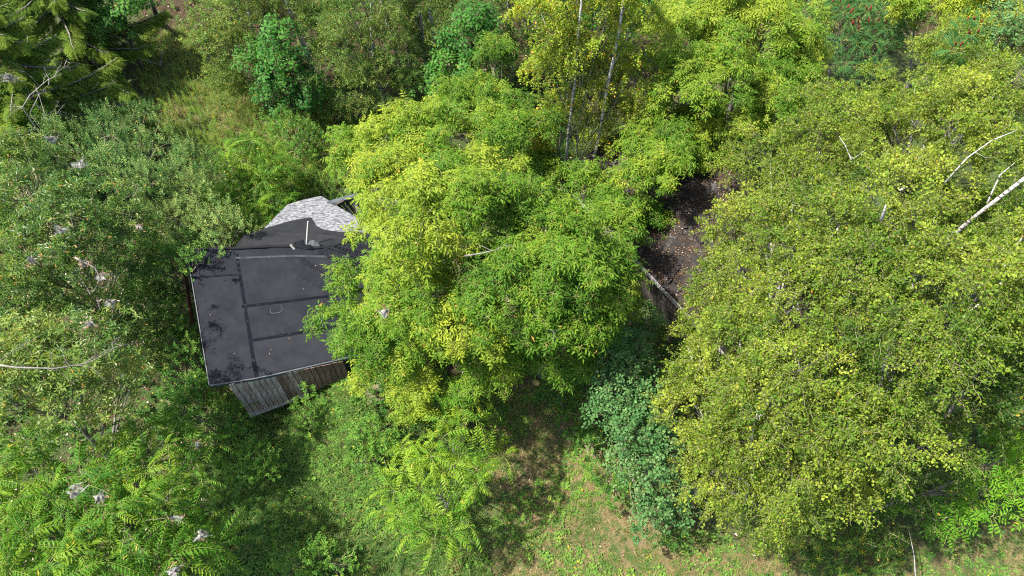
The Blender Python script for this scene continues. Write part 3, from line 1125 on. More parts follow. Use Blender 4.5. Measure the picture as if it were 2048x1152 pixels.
# chalk loop on the membrane
loop = [(541, 617), (541, 625), (545, 627), (560, 625), (565, 622), (564, 612), (561, 610)]
mb = MB()
for a, b in zip(loop[:-1], loop[1:]):
    pa, pb = rf(*a) + NF * .013, rf(*b) + NF * .013
    d = unit(pb - pa); s_ = np.cross(d, NF)
    mb.box((pa + pb) / 2, d * np.linalg.norm(pb - pa) * .53, s_ * .010, NF * .002)
obj('chalk_mark', mb, M['chalk'], roof)
# edgings: left verge and front eave
mb = MB()
ev = [rf(*polyat(EAVE, t)) for t in np.linspace(0, .985, 14)]
for a, b in zip(ev[:-1], ev[1:]):
    d = unit(b - a); outw = unit(np.cross(d, (0, 0, 1)))
    if outw[1] > 0:
        outw = -outw
    mb.box((a + b) / 2 + outw * .022 + np.array((0, 0, -.045)) + rng.normal(0, .003, 3), d * np.linalg.norm(b - a) * .5, outw * .02, np.array((0, 0, .05)))
obj('eave_trim', mb, M['edge'], shed)
mb = MB()
a, b = rf(375, 500), rf(420, 770)
d = unit(b - a); outw = unit(np.cross((0, 0, 1), d))
if outw[0] > 0:
    outw = -outw
mb.box((a + b) / 2 + outw * .02 - np.array((0, 0, .03)), d * np.linalg.norm(b - a) * .5, outw * .012, np.array((0, 0, .055)))
obj('verge_trim', mb, M['edge'], shed)
rl = [rf(*polyat(RIDGE, t)) + np.array((0, 0, .0)) for t in np.linspace(0, 1, 26)]
mb = MB(); mb.tube([p + NF * (.012 + .012 * math.sin(i * 1.7)) for i, p in enumerate(rl)], [.05 + .012 * math.sin(i * 2.3) for i in range(26)], 8)
obj('added_ridge_roll', mb, M['membrane_rear'], shed, True)  # rounded strip added along the ridge to catch the light
# rear slope: membrane lapping over silver roofing
o = obj('rear_roof', sheet([(490, 494), (575, 489), (643, 493), (800, 462)], [(575, 408), (600, 400), (642, 391), (760, 462)], rb, NB, [], 40, 18, -.02, .05, .005), M['silver'], shed)
o['label'] = 'silver grey granular roofing behind the ridge'
mem_top = [(380, 496), (480, 470), (520, 460), (550, 449), (575, 441), (600, 437), (625, 435), (622, 447), (632, 457), (650, 461), (680, 464), (740, 466), (800, 461)]
mem_top2 = [(484, 474), (490, 468), (520, 459), (548, 452), (575, 443), (600, 438), (622, 435), (632, 452), (650, 460), (680, 464), (740, 466), (800, 460)]
o = obj('rear_membrane', sheet([(470, 496), (500, 495), (575, 491), (643, 495), (690, 484), (800, 462)], mem_top2, rb, NB, BFOLD, 60, 16, .006, .012, .004), M['membrane_rear'], shed)
o['label'] = 'black membrane lapped in a wave over the silver roofing'; o['tint'] = .75
lp = [rf(rng.uniform(395, 680), rng.uniform(510, 735)) + NF * .022 for _ in range(5)] + [rf(rng.uniform(600, 700), rng.uniform(500, 700)) + NF * .022 for _ in range(8)]
MF = Matrix((tuple(unit(P1 - P0)), tuple(np.cross(NF, unit(P1 - P0))), tuple(NF))).transposed()
lmb = MB()
for q in lp:
    th = rng.uniform(0, 6.28)
    leaf(lmb, q, unit(P1 - P0) * math.cos(th) + np.cross(NF, unit(P1 - P0)) * math.sin(th), NF, .06, .03, 'ovate', .2, .1)
q = obj('fallen_leaf', lmb, M['litter'], shed); q['kind'] = 'stuff'; q['tint'] = .8
for path, r_ in [([(648, 497), (680, 515), (712, 536), (742, 552)], .035), ([(660, 496), (692, 508), (730, 522)], .03), ([(638, 503), (668, 520), (705, 533)], .026),
                 ([(676, 492), (705, 500), (750, 512)], .03), ([(600, 524), (640, 543), (690, 563)], .016), ([(655, 505), (690, 525), (735, 538)], .012)]:
    pts = []
    for (a, b) in zip(path[:-1], path[1:]):
        for t in np.linspace(0, 1, 7)[:-1]:
            q = rf(a[0] * (1 - t) + b[0] * t, a[1] * (1 - t) + b[1] * t)
            pts.append(q + NF * (fold_h(q, FOLDW) + .012 + rng.normal(0, .004)) + unit(P1 - P0) * rng.normal(0, .008))
    mb = MB(); mb.tube(pts, [r_ * (.5 + .9 * math.sin(math.pi * (i + .6) / (len(pts) + .2))) for i in range(len(pts))], 7)
    obj('membrane_fold', mb, M['membrane_rear'], roof, True)
# vent pole on the ridge with torn flaps
pb = rf(610, 493); pt_ = px(616, 443, float(pb[2]) + .75)
pt_ = pb + np.array((.03, .03, 1.0)) * 0 + np.array((pt_[0] - pb[0], pt_[1] - pb[1], pt_[2] - pb[2]))
mb = MB(); mb.tube([pb - np.array((0, 0, .15)), pt_], [.026, .022], 10)
obj('vent_pole', mb, M['pole'], shed, False)
for (u, v), a_, w_, h_, mt in [((600, 492), .25, .30, .10, 'membrane'), ((622, 489), -.1, .26, .07, 'edge'), ((634, 491), .25, .16, .06, 'edge'), ((586, 496), 1.0, .08, .08, 'oldwood'), ((612, 497), 0, .36, .05, 'membrane'), ((598, 489), .3, .14, .05, 'membrane')]:
    c = rf(u, v) + np.array((0, 0, .06))
    mb = MB()
    dx = np.array((math.cos(a_), math.sin(a_), .15)); dy = np.array((-math.sin(a_), math.cos(a_), .4))
    V = []
    for i in range(6):
        t = i / 5 - .5
        for s_ in (-1, 1):
            V.append(c + dx * w_ * 1.1 * t + dy * h_ * s_ + np.array((0, 0, .012 * math.sin(t * 9 + a_) + (.035 if s_ > 0 else -.03))))
    V2 = [q - np.array((0, 0, .012)) for q in V]
    F = [(2 * i, 2 * i + 1, 2 * i + 3, 2 * i + 2) for i in range(5)] + [(12 + 2 * i, 12 + 2 * i + 2, 12 + 2 * i + 3, 12 + 2 * i + 1) for i in range(5)]
    F += [(2 * i, 2 * i + 2, 14 + 2 * i, 12 + 2 * i) for i in range(5)] + [(2 * i + 1, 13 + 2 * i, 15 + 2 * i, 2 * i + 3) for i in range(5)] + [(0, 12, 13, 1), (10, 11, 23, 22)]
    mb.add(V + V2, F)
    obj('torn_flap', mb, M[mt], shed)
# broken rafters and purlin beyond the silver roofing
for (a, b, w_, mt) in [((655, 408), (716, 391), .09, 'silver'), ((660, 416), (688, 402), .05, 'darkwood')]:
    A, B = px(*a, 2.5), px(*b, 2.55)
    d = unit(B - A); s_ = unit(np.cross(d, (0, 0, 1)))
    mb = MB(); mb.box((A + B) / 2, d * np.linalg.norm(B - A) / 2, s_ * w_, np.array((0, 0, .05)))
    obj('purlin', mb, M['edge' if mt == 'silver' else mt], shed)
for k in range(6):
    A = px(664 + k * 9, 408 - k * 2.6, 2.42); B = px(686 + k * 9, 432 - k * 1.0, 1.9)
    d = unit(B - A); s_ = unit(np.cross(d, (0, 0, 1)))
    mb = MB(); mb.box((A + B) / 2, d * np.linalg.norm(B - A) / 2, s_ * .035, np.cross(s_, d) * .06)
    obj('rafter', mb, M['darkwood' if k % 2 else 'oldwood'], shed)
# front wall: every plank its own piece
C0 = np.array(px(500, 832, .1)); WD = unit((P1 - P0) * np.array((1, 1, 0))); WN = np.array((WD[1], -WD[0], 0))
npl, wlen = 20, 3.42
pw = wlen / npl
for i in range(npl):
    s0 = (i + .5) * pw
    zb = .12 + 1.22 * (s0 / wlen) ** 1.2 + rng.uniform(-.03, .03)
    zt = 2.24
    w_ = pw * rng.uniform(.42, .475)
    c = C0 + WD * s0 + WN * rng.uniform(-.012, .012)
    c[2] = (zb + zt) / 2
    mb = MB(); mb.box((0, 0, 0), WD * w_, WN * .012, np.array((rng.uniform(-.008, .008), 0, (zt - zb) / 2)))
    q = link('plank', mb.mesh('plank', [M['plank']]), shed)
    q.location = c
    q['tint'] = float(np.clip(.72 - .62 * (i / npl) + rng.normal(0, .13), 0, 1))
mb = MB()
V = []
for s0 in np.linspace(.02, wlen - .02, 7):
    for dz in (0, 1):
        for dd in (.035, .075):
            q = C0 + WD * s0 - WN * dd
            q[2] = 2.2 if dz else .16 + 1.22 * (s0 / wlen) ** 1.2
            V.append(q)
F = []
for i in range(6):
    o_ = 4 * i
    F += [(o_, o_ + 4, o_ + 6, o_ + 2), (o_ + 1, o_ + 3, o_ + 7, o_ + 5), (o_ + 2, o_ + 6, o_ + 7, o_ + 3), (o_, o_ + 1, o_ + 5, o_ + 4)]
F += [(0, 2, 3, 1), (24, 25, 27, 26)]
mb.add(V, F)
obj('wall_backing', mb, M['darkwood'], shed)
A = C0 + WN * .03; A[2] = .12; B = C0 + WD * 1.95 + WN * .03; B[2] = .12 + 1.22 * (1.95 / wlen) ** 1.2
mb = MB(); mb.box((A + B) / 2, (B - A) / 2, WN * .022, np.array((0, 0, .06)))
q = obj('sill_board', mb, M['oldwood'], shed)
# side and rear walls
SD = unit((PR - P0) * np.array((1, 1, 0)))
for (s0, nm) in ((.04, 'side_wall'), (wlen - .04, 'side_wall')):
    a = C0 + WD * s0 + SD * .1; b = a + SD * 3.6
    mb = MB()
    V = [(*a[:2], .05 if s0 < 1 else 1.0), (*b[:2], .05 if s0 < 1 else .6), (*b[:2], 3.15), (*a[:2], 2.15)]
    V2 = [np.array(q) + WD * .04 for q in V]
    mb.add([np.array(q) for q in V] + V2, [(0, 1, 2, 3), (7, 6, 5, 4), (0, 3, 7, 4), (3, 2, 6, 7), (1, 0, 4, 5), (2, 1, 5, 6)])
    obj(nm, mb, M['darkwood'], shed)
# dark red boarded lean-to end showing left of the roof
red = thing('red_board_fence', 'dark red board leaning along the left side of the black roofed shed', 'board', px(378, 590, .9))
A, B = px(366, 520, 2.0), px(384, 640, 1.3)
d = unit(B - A); hor = np.array((d[0], d[1], 0))
for k in range(3):
    a = A + (B - A) * (k / 3 + .01); b = A + (B - A) * ((k + 1) / 3 - .01)
    mb = MB(); mb.box((a + b) / 2, (b - a) / 2, np.array((.022, 0, 0)), np.array((0.08, 0, .45)))
    obj('board', mb, M['redwood'], red)

# ------------------------------------------------------------------ the ruined house at right
E0 = px(1180, 420, 2.7); E1 = px(1298, 545, 2.5); E2 = px(1350, 600, 2.5); E3 = px(1440, 706, 2.35)
ED = unit(E2 - E1)
UPD = unit(np.array((-ED[1], ED[0], 0)))
if UPD[0] < 0:
    UPD = -UPD
RISE = unit(UPD + np.array((0, 0, .36)))
NR = unit(np.cross(ED, RISE))
if NR[2] < 0:
    NR = -NR
house = thing('ruined_house', 'ruined house with a dark rotting shingle roof strewn with leaves and bark', 'house', tuple((E1 + UPD * 2)[:2]) + (0,))
A = E1 - ED * 5.2; B = E1 + ED * 4.4
mb = MB()
nu, nv = 50, 26
V, F = [], []


def roof_pt(s, t):
    sag = -.10 * math.sin(s * 1.9) * math.sin(t * 1.4) - .05 * math.sin(s * 4.1 + t * 3)
    return A + ED * s + RISE * t + NR * sag


for L_ in (0, 1):
    for j in range(nv + 1):
        for i in range(nu + 1):
            V.append(roof_pt(9.6 * i / nu, 4.6 * j / nv) - NR * (.06 * L_))
W = nu + 1; o_ = W * (nv + 1)
for j in range(nv):
    for i in range(nu):
        q = (j * W + i, j * W + i + 1, (j + 1) * W + i + 1, (j + 1) * W + i)
        F.append(q); F.append(tuple(o_ + k for k in q[::-1]))
rim = list(range(W)) + [j * W + nu for j in range(1, nv + 1)] + [nv * W + i for i in range(nu - 1, -1, -1)] + [j * W for j in range(nv - 1, 0, -1)]
for a, b in zip(rim, rim[1:] + rim[:1]):
    F.append((a, a + o_, b + o_, b))
mb.add(V, F)
deck = obj('roof', mb, M['deck'], house)
shm = []
for k in range(4):
    mb = MB()
    L_, W_ = random.uniform(.07, .13), random.uniform(.04, .09)
    V = []
    for j in range(3):
        for i in range(3):
            x, y = (i - 1) * W_ * random.uniform(.8, 1.1), (j - 1) * L_ * random.uniform(.85, 1.1)
            V.append(np.array((x, y, random.uniform(0, .03) + .05 * (j == 0) * random.random())))
    V2 = [q - np.array((0, 0, .008)) for q in V]
    F = [(j * 3 + i, j * 3 + i + 1, j * 3 + i + 4, j * 3 + i + 3) for j in range(2) for i in range(2)]
    F += [tuple(9 + k2 for k2 in f[::-1]) for f in F]
    r_ = [0, 1, 2, 5, 8, 7, 6, 3]
    F += [(a, a + 9, b + 9, b) for a, b in zip(r_, r_[1:] + r_[:1])]
    mb.add(V + V2, F)
    shm.append(mb.mesh('shingle', [M['shingle']]))
BR = Matrix((tuple(ED), tuple(RISE), tuple(NR))).transposed()
ns = 0
while ns < 290:
    s, t = rng.uniform(0.3, 9.3), rng.uniform(.1, 3.6)
    p = roof_pt(s, t) + NR * .02
    u, v, _ = project(p)
    if not (1170 < u < 1480 and 280 < v < 660) and ns > 60:
        continue
    q = link('shingle', shm[ns % 4], deck)
    q.location = p
    q.rotation_euler = (BR @ Euler((rng.normal(0, .16), rng.normal(0, .16), rng.normal(0, 1.1))).to_matrix()).to_euler()
    q['tint'] = float(np.clip(rng.normal(.45, .28), 0, 1))
    ns += 1
# fascia, posts, dark wall standing in for the shade under the eave
mb = MB(); c = (A + B) / 2
down = np.array((0, 0, 1.0))
mb.box(c - UPD * .03 - down * .08, ED * 4.8, UPD * .02, down * .075)
obj('fascia', mb, M['oldwood'], house)
for s in (3.2, 6.6, 8.2):
    p = A + ED * s + UPD * .25
    mb = MB(); mb.box((p[0], p[1], p[2] / 2 - .06), ED * .07, UPD * .07, down * (p[2] / 2 + .02))
    obj('post', mb, M['darkwood' if s != 6.6 else 'tanwood'], house)
p = A + ED * 4.8 + UPD * .75
mb = MB(); mb.box((p[0], p[1], 1.3), ED * 4.6, UPD * .05, down * 1.35)
obj('wall', mb, M['darkwood'], house)
# leaves and bark lying on that roof
n = 1500
st = np.stack([rng.uniform(.2, 9.4, n), rng.uniform(.05, 4.5, n)], -1)
Pp = np.array([roof_pt(a, b) + NR * .025 for a, b in st])
Rr = []
for i in range(n):
    Rr.append(tuple((BR @ Matrix.Rotation(rng.uniform(0, 6.28), 3, 'Z')).to_euler('XYZ')))
scatter('leaf_litter', 'litter', Pp, np.array(Rr), rng.uniform(.35, .8, n), np.clip(rng.normal(.22, .25, n), 0, 1), house)
# ------------------------------------------------------------------ trees
tree('boxelder_tree', 'broad yellow-green boxelder spreading over the right end of the black shed roof', 'tree', 'boxelder',
     [(905, 270, 7.2, 85), (810, 300, 6.8, 80), (726, 320, 6.0, 48), (860, 360, 7.8, 90), (790, 395, 7.0, 74), (950, 340, 7.4, 80), (750, 440, 6.0, 40), (850, 470, 7.8, 90),
      (800, 505, 7, 66), (930, 440, 7.8, 80), (688, 580, 5, 36), (770, 590, 6.2, 78), (850, 570, 7.0, 90), (704, 660, 4.2, 40), (790, 670, 5, 80), (850, 745, 3.4, 75), (760, 720, 3.4, 55), (925, 660, 6, 80), (778, 490, 6, 38)],
     base=(-2.6, 12.4), dens=.95, tint=.56, picks=300, trunk_r=.2)
GREEN_BOXELDER = tree('boxelder_tree', 'bright green boxelder between the yellow-green boxelder and the dark shingle roof', 'tree', 'boxelder',
     [(1010, 420, 7.3, 80), (1080, 450, 7.2, 80), (1150, 500, 6.8, 75), (1010, 530, 7.3, 90), (1100, 560, 7.2, 90), (1185, 580, 6.2, 75), (1230, 540, 5.3, 52), (1010, 630, 6.4, 85), (1100, 660, 6, 85),
      (1180, 655, 5, 65), (970, 725, 4.5, 70), (1050, 735, 4.3, 70), (1120, 720, 4, 60), (1235, 600, 4, 45), (1250, 500, 4.8, 38), (1220, 460, 4.6, 44), (1060, 390, 6, 50)],
     base=(1.0, 11.6), dens=.9, tint=.38, picks=300, trunk_r=.18)
tree('boxelder_tree', 'green boxelder behind the yellow-green one, left of the birch pair', 'tree', 'boxelder',
     [(985, 125, 4, 42), (960, 180, 4, 55), (1010, 215, 4.2, 60), (900, 220, 3.6, 50), (1045, 290, 4.2, 62), (990, 265, 4.6, 60), (1090, 340, 3.4, 55), (870, 210, 3.4, 35)], tint=.45, picks=200)
tree('boxelder_tree', 'small green boxelder growing over the back of the dark shingle roof', 'tree', 'boxelder',
     [(1290, 290, 4.6, 55), (1345, 285, 4.8, 50), (1270, 360, 4.4, 58), (1335, 365, 4.4, 50), (1225, 420, 3.8, 48), (1180, 380, 3.8, 45), (1262, 420, 3.4, 38), (1310, 420, 3.4, 34), (1380, 250, 4.6, 40)], tint=.38, picks=250)
tree('boxelder_tree', 'large bright yellow-green boxelder in front of the red-fruited sumac', 'tree', 'boxelder',
     [(1450, 50, 6.5, 80), (1370, 100, 6.4, 75), (1530, 80, 6.4, 80), (1450, 160, 6.6, 90), (1350, 200, 5.6, 70), (1545, 180, 5.6, 75), (1595, 100, 5.6, 55), (1480, 260, 4.6, 75), (1400, 270, 4.4, 65), (1390, 20, 6, 60),
      (1550, 15, 6, 55), (1480, 0, 6, 60), (1600, 190, 5, 40), (1540, 290, 4, 50)], tint=.66, picks=300, trunk_r=.18)
# birch pair in the middle
st1 = [np.array(px(1125, 420, 0)) + np.array((a, .02, z)) for a, z in ((0, 0), (.0, 2), (-.03, 4), (.05, 6), (.02, 8), (.05, 10))]
st2 = [np.array(px(1158, 425, 0)) + np.array((a, .05, z)) for a, z in ((0, 0), (.15, 1.2), (.27, 2.4), (.42, 4), (.46, 6), (.6, 8), (.6, 10))]
tree('birch_tree', 'tall yellowing birch with two white stems at the centre', 'tree', 'birch_yellow',
     [(1120, 60, 0, 68), (1190, 20, .2, 72), (1260, 55, 0, 62), (1100, 130, -.4, 55), (1195, 120, .5, 75), (1275, 140, 0, 66), (1130, 215, -.3, 52), (1220, 215, .3, 66), (1290, 220, 0, 56), (1200, 300, .4, 50),
      (1090, 260, -.3, 42), (1245, 290, 0, 46), (1080, 20, 0, 45), (1240, -40, 0, 70), (1150, -50, 0, 70)], base=(float(st2[0][0]), float(st2[0][1])), Y=19.6, dens=1.3, tint=.7, picks=300, bark='bark_birch', trunk_r=.05,
     stems=[(st1, .065), (st2, .08)], gaps=[(st1[:4], .13), (st2[:4], .16)])

# the great birches at right
lean = [px(1740, 640, 4.5), px(1830, 540, 6.6), px(1885, 487, 7.6), px(1960, 425, 9.0), px(2060, 348, 10.4)]
FRONT_BIRCH = tree('birch_tree', 'pale-leaved birch in front at right, drooping over the mown clearing', 'tree', 'birch',
     [(1400, 720, 6.4, 72), (1480, 680, 7.4, 78), (1400, 820, 5.4, 72), (1500, 780, 7.4, 88), (1600, 740, 8.4, 88), (1385, 890, 4.6, 55), (1470, 880, 6.2, 80), (1580, 850, 7.4, 92), (1420, 950, 4.4, 55), (1500, 970, 5.4, 70), (1600, 950, 6.2, 80),
      (1680, 850, 7.6, 88), (1700, 940, 5.8, 70), (1545, 1030, 3.6, 52), (1432, 640, 5, 40), (1375, 690, 4.6, 30), (1365, 770, 4.6, 34), (1790, 860, 7.4, 75)], base=(5.6, 7.6), dens=1.5, tint=.68, picks=300, bark='bark_birch', trunk_r=.14)
tree('birch_tree', 'pale green birch beside the dark shingle roof, its twigs hanging over the shingles', 'tree', 'birch',
     [(1452, 485, 5.6, 42), (1512, 420, 6.6, 64), (1452, 575, 5.0, 34), (1590, 380, 7.4, 85), (1490, 560, 6.6, 75), (1580, 500, 8, 88), (1680, 450, 8.6, 92), (1600, 620, 8, 88), (1540, 310, 6, 66), (1640, 300, 7.2, 85), (1700, 560, 8.8, 92), (1700, 680, 8.4, 88), (1440, 610, 5.6, 52)],
     base=(8.4, 12.2), dens=1.5, stems=[([px(1752, 720, 5.2), px(1752, 650, 6.6), px(1758, 600, 7.6), px(1768, 555, 8.5)], .085)], gaps=[([px(1752, 690, 5.8), px(1752, 650, 6.6), px(1758, 600, 7.6)], .12)], tint=.56, picks=300, bark='bark_birch', trunk_r=.15)
CORNER_BIRCH = tree('birch_tree', 'large birch filling the upper right corner below the sumac', 'tree', 'birch',
     [(1710, 220, 7, 80), (1830, 170, 7.6, 80), (1910, 130, 8, 80), (1790, 260, 8, 98), (1900, 250, 9, 105), (2000, 180, 9, 98), (1800, 380, 9, 95), (2010, 300, 9.2, 80), (1650, 230, 5.6, 46), (2050, 80, 8, 80)],
     base=(13.5, 17.0), dens=1.5, tint=.6, picks=300, bark='bark_birch', trunk_r=.16)
LEANING_BIRCH = tree('birch_tree', 'birch with the long bare white stem leaning towards the right edge', 'tree', 'birch',
     [(1800, 530, 9, 85), (1930, 560, 9.4, 95), (2010, 560, 10, 100), (1800, 650, 8.8, 88), (1900, 680, 9, 95), (2050, 470, 9.6, 60), (1880, 400, 7.0, 70), (1985, 640, 9, 90), (1780, 760, 8, 80), (2000, 430, 6.5, 85), (2060, 520, 7, 80), (1940, 470, 6.5, 70)],
     base=(10.4, 9.3), dens=1.5, tint=.5, picks=300, bark='bark_birch', trunk_r=.16, stems=[(lean, .075), ([px(1900, 740, 6.5), px(1930, 685, 7.4), px(1960, 625, 8.3), px(1990, 575, 9.1), px(2010, 530, 9.7)], .045)], gaps=[(lean[1:], .09)])
tree('alder_tree', 'darker round-leaved alder at the right edge below the leaning birch', 'tree', 'birch',
     [(1880, 790, 6.4, 80), (1960, 740, 7.4, 85), (2030, 690, 7.4, 78), (1850, 890, 5.4, 75), (1990, 800, 6, 78), (1750, 960, 4.4, 55), (1780, 1010, 3.4, 52), (1860, 950, 4.2, 55), (1690, 1010, 3.4, 45)],
     base=(10.4, 7.2), tint=.1, picks=300, trunk_r=.12)
tree('ash_tree', 'young bright green ash with large leaves at the lower right edge', 'tree', 'ash',
     [(2000, 920, 3.8, 62), (2045, 860, 4.2, 60), (1960, 990, 3.2, 45), (2040, 980, 3.2, 50), (1900, 1030, 2.4, 36), (1885, 1050, 2.2, 28), (1790, 995, 2.6, 24)], base=(10.5, 6.9), tint=.6, picks=300, trunk_r=.06)
# silver poplar
tree('white_poplar', 'blue-green white poplar between the boxelder and the front birch', 'tree', 'poplar',
     [(1200, 700, 3.6, 45), (1250, 715, 4, 48), (1290, 640, 2.6, 30), (1235, 770, 4, 52), (1290, 770, 3.9, 48), (1270, 850, 3.7, 55), (1215, 830, 3.2, 38), (1320, 880, 3.4, 42), (1260, 920, 3, 42), (1310, 960, 2.8, 46), (1290, 1030, 2.0, 34), (1340, 1010, 2.0, 34)],
     tint=.5, dens=1.35, picks=300, trunk_r=.07)
tree('white_poplar', 'pale blue-green poplar top showing at the upper right corner', 'tree', 'poplar', [(2040, 50, 8.8, 55), (2060, 130, 8.6, 45), (2000, 75, 8.6, 30)], tint=.7)
# walnuts
tree('walnut_tree', 'young sunlit black walnut standing alone in front of the boxelders', 'tree', 'walnut',
     [(930, 825, 3.6, 30), (900, 870, 3.5, 35), (975, 905, 2.8, 27), (860, 930, 3.4, 37), (940, 950, 3.0, 35), (805, 925, 3.0, 30), (880, 1000, 3.0, 37), (800, 1030, 2.6, 32), (920, 1050, 2.5, 29), (850, 1070, 2.6, 32), (780, 985, 2.6, 26)],
     tint=.8, picks=300, trunk_r=.06, dens=1.6)
tree('walnut_tree', 'dark green black walnut with pale webs filling the lower left corner', 'tree', 'walnut',
     [(190, 980, 4.6, 75), (280, 960, 4.4, 75), (130, 1050, 4.6, 85), (250, 1060, 4.7, 85), (350, 1000, 3.8, 70), (390, 1090, 3.5, 55), (180, 1140, 4.6, 85), (320, 1130, 4.1, 75), (300, 880, 3.3, 55), (390, 880, 2.7, 45), (220, 900, 3.3, 45)],
     base=(-10.2, 6.9), tint=.5, picks=300, trunk_r=.13)
tree('walnut_tree', 'black walnut cut by the left edge below the yellowish cherry tree', 'tree', 'walnut',
     [(30, 960, 4.7, 75), (60, 1040, 4.7, 65), (10, 1110, 4.9, 70), (60, 900, 4.1, 48), (-40, 1030, 4.6, 80)], tint=.5, picks=250, trunk_r=.12)
tree('walnut_sapling', 'slender green walnut standing behind the left end of the shed', 'tree', 'walnut',
     [(490, 320, 2.2, 55), (440, 350, 2.0, 46), (540, 340, 1.9, 44), (490, 385, 1.6, 46), (545, 395, 1.4, 36), (430, 400, 1.4, 30), (500, 430, 1.3, 32), (525, 425, 1.6, 32), (468, 450, 1.6, 30), (562, 400, 1.6, 26)], tint=.48, picks=150, trunk_r=.05, dens=1.3)
# left side
GREEN_CHERRY = tree('cherry_tree', 'grey-green cherry with brown web nests left of the shed', 'tree', 'cherry',
     [(50, 400, 5.4, 80), (140, 430, 5.6, 78), (60, 520, 5.4, 78), (190, 475, 5, 60), (265, 430, 4.6, 60), (110, 590, 4.6, 66), (20, 610, 5, 70), (20, 320, 5, 60), (305, 480, 2.8, 42), (240, 530, 3.2, 50), (170, 620, 3.4, 55), (270, 620, 2.6, 45)], base=(-13.5, 11.8), dens=1.5, tint=.46, picks=300, trunk_r=.09)
YELLOW_CHERRY = tree('cherry_tree', 'yellowish cherry with bare grey limbs at the left edge level with the shed wall', 'tree', 'cherry',
     [(60, 720, 5.8, 88), (170, 700, 5.8, 80), (262, 680, 2.3, 60), (300, 715, 1.8, 34), (130, 800, 5.6, 78), (30, 810, 6, 80), (230, 770, 3.8, 62), (-30, 750, 6, 60)], base=(-12.3, 8.4), dens=1.6, tint=.68, picks=300, trunk_r=.09)
tree('apple_tree', 'silvery green apple tree on the left above the cherry trees', 'tree', 'apple',
     [(130, 290, 3.6, 60), (225, 270, 3.4, 55), (310, 300, 3.2, 55), (375, 350, 3.2, 55), (120, 350, 4, 60), (220, 350, 4, 70), (300, 375, 4, 60), (190, 240, 2.6, 38), (280, 235, 2.4, 34)], tint=.52, dens=1.2, picks=250)
tree('apple_tree', 'yellow-speckled apple tree touching the back corner of the black roof', 'tree', 'apple',
     [(390, 400, 3.4, 50), (440, 450, 3.4, 46), (350, 440, 3.4, 52), (476, 462, 3.4, 36), (440, 485, 3.5, 24), (400, 470, 3.0, 42)], tint=.75, picks=150)
tree('maple_sapling', 'green bush leaning over the left corner of the black roof', 'shrub', 'bush',
     [(370, 500, 3.0, 42), (345, 545, 2.4, 50), (393, 522, 3.6, 28), (330, 500, 2.6, 42), (310, 570, 2.0, 48)], tint=.5, picks=120, trunk_r=.04)
for lb, lobes, tn in [('dark green bush in the gap left of the red board', [(320, 640, 1.6, 55), (340, 600, 1.4, 36), (290, 600, 1.6, 45), (250, 560, 1.8, 45)], .38),
                      ('green bush beside the lower left corner of the shed roof', [(370, 740, 1.4, 52), (400, 790, 1.2, 45), (350, 690, 1.4, 45), (362, 665, 1.0, 26)], .5),
                      ('dark bush at the foot of the plank wall', [(420, 840, 1.0, 50), (470, 830, .8, 35), (360, 830, 1.4, 45)], .35),
                      ('pale fresh green shrub in the shade before the shed', [(505, 920, 1.0, 34), (480, 940, .9, 26), (530, 935, .9, 28), (500, 895, .9, 22)], .75),
                      ('light green sapling against the grey plank wall', [(612, 790, 1.5, 13), (608, 820, 1.2, 17), (618, 845, .9, 20)], .8),
                      ('light green shrub left of the lone walnut', [(725, 890, 1.4, 42), (755, 870, 1.5, 38), (715, 930, 1.2, 36), (780, 900, 1.4, 34)], .78),
                      ('bright green shrub beyond the silver roofing', [(590, 270, 1.4, 45), (565, 250, 1.4, 32), (620, 285, 1.2, 32), (590, 300, 1.0, 40)], .62),
                      ('yellow-green shrub in the long grass at the bottom edge', [(640, 1115, .9, 36), (680, 1130, .9, 34), (600, 1135, .9, 34), (560, 1110, .7, 18)], .85),
                      ('dark leafy bush under the boxelder beside the lone walnut', [(850, 810, 1.0, 50), (810, 780, 1.2, 45), (900, 780, 1.0, 40), (760, 800, 1.2, 35)], .45),
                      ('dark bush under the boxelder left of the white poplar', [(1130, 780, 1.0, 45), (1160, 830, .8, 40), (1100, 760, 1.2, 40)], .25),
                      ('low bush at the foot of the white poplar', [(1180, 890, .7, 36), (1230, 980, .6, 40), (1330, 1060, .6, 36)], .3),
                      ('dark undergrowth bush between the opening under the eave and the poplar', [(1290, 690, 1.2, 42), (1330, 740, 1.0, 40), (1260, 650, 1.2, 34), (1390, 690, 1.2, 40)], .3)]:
    tree('shrub', lb, 'shrub', 'bush', lobes, tint=tn, trunk_r=.03, dens=1.1, tree_part='stem', bark='bark_dark')
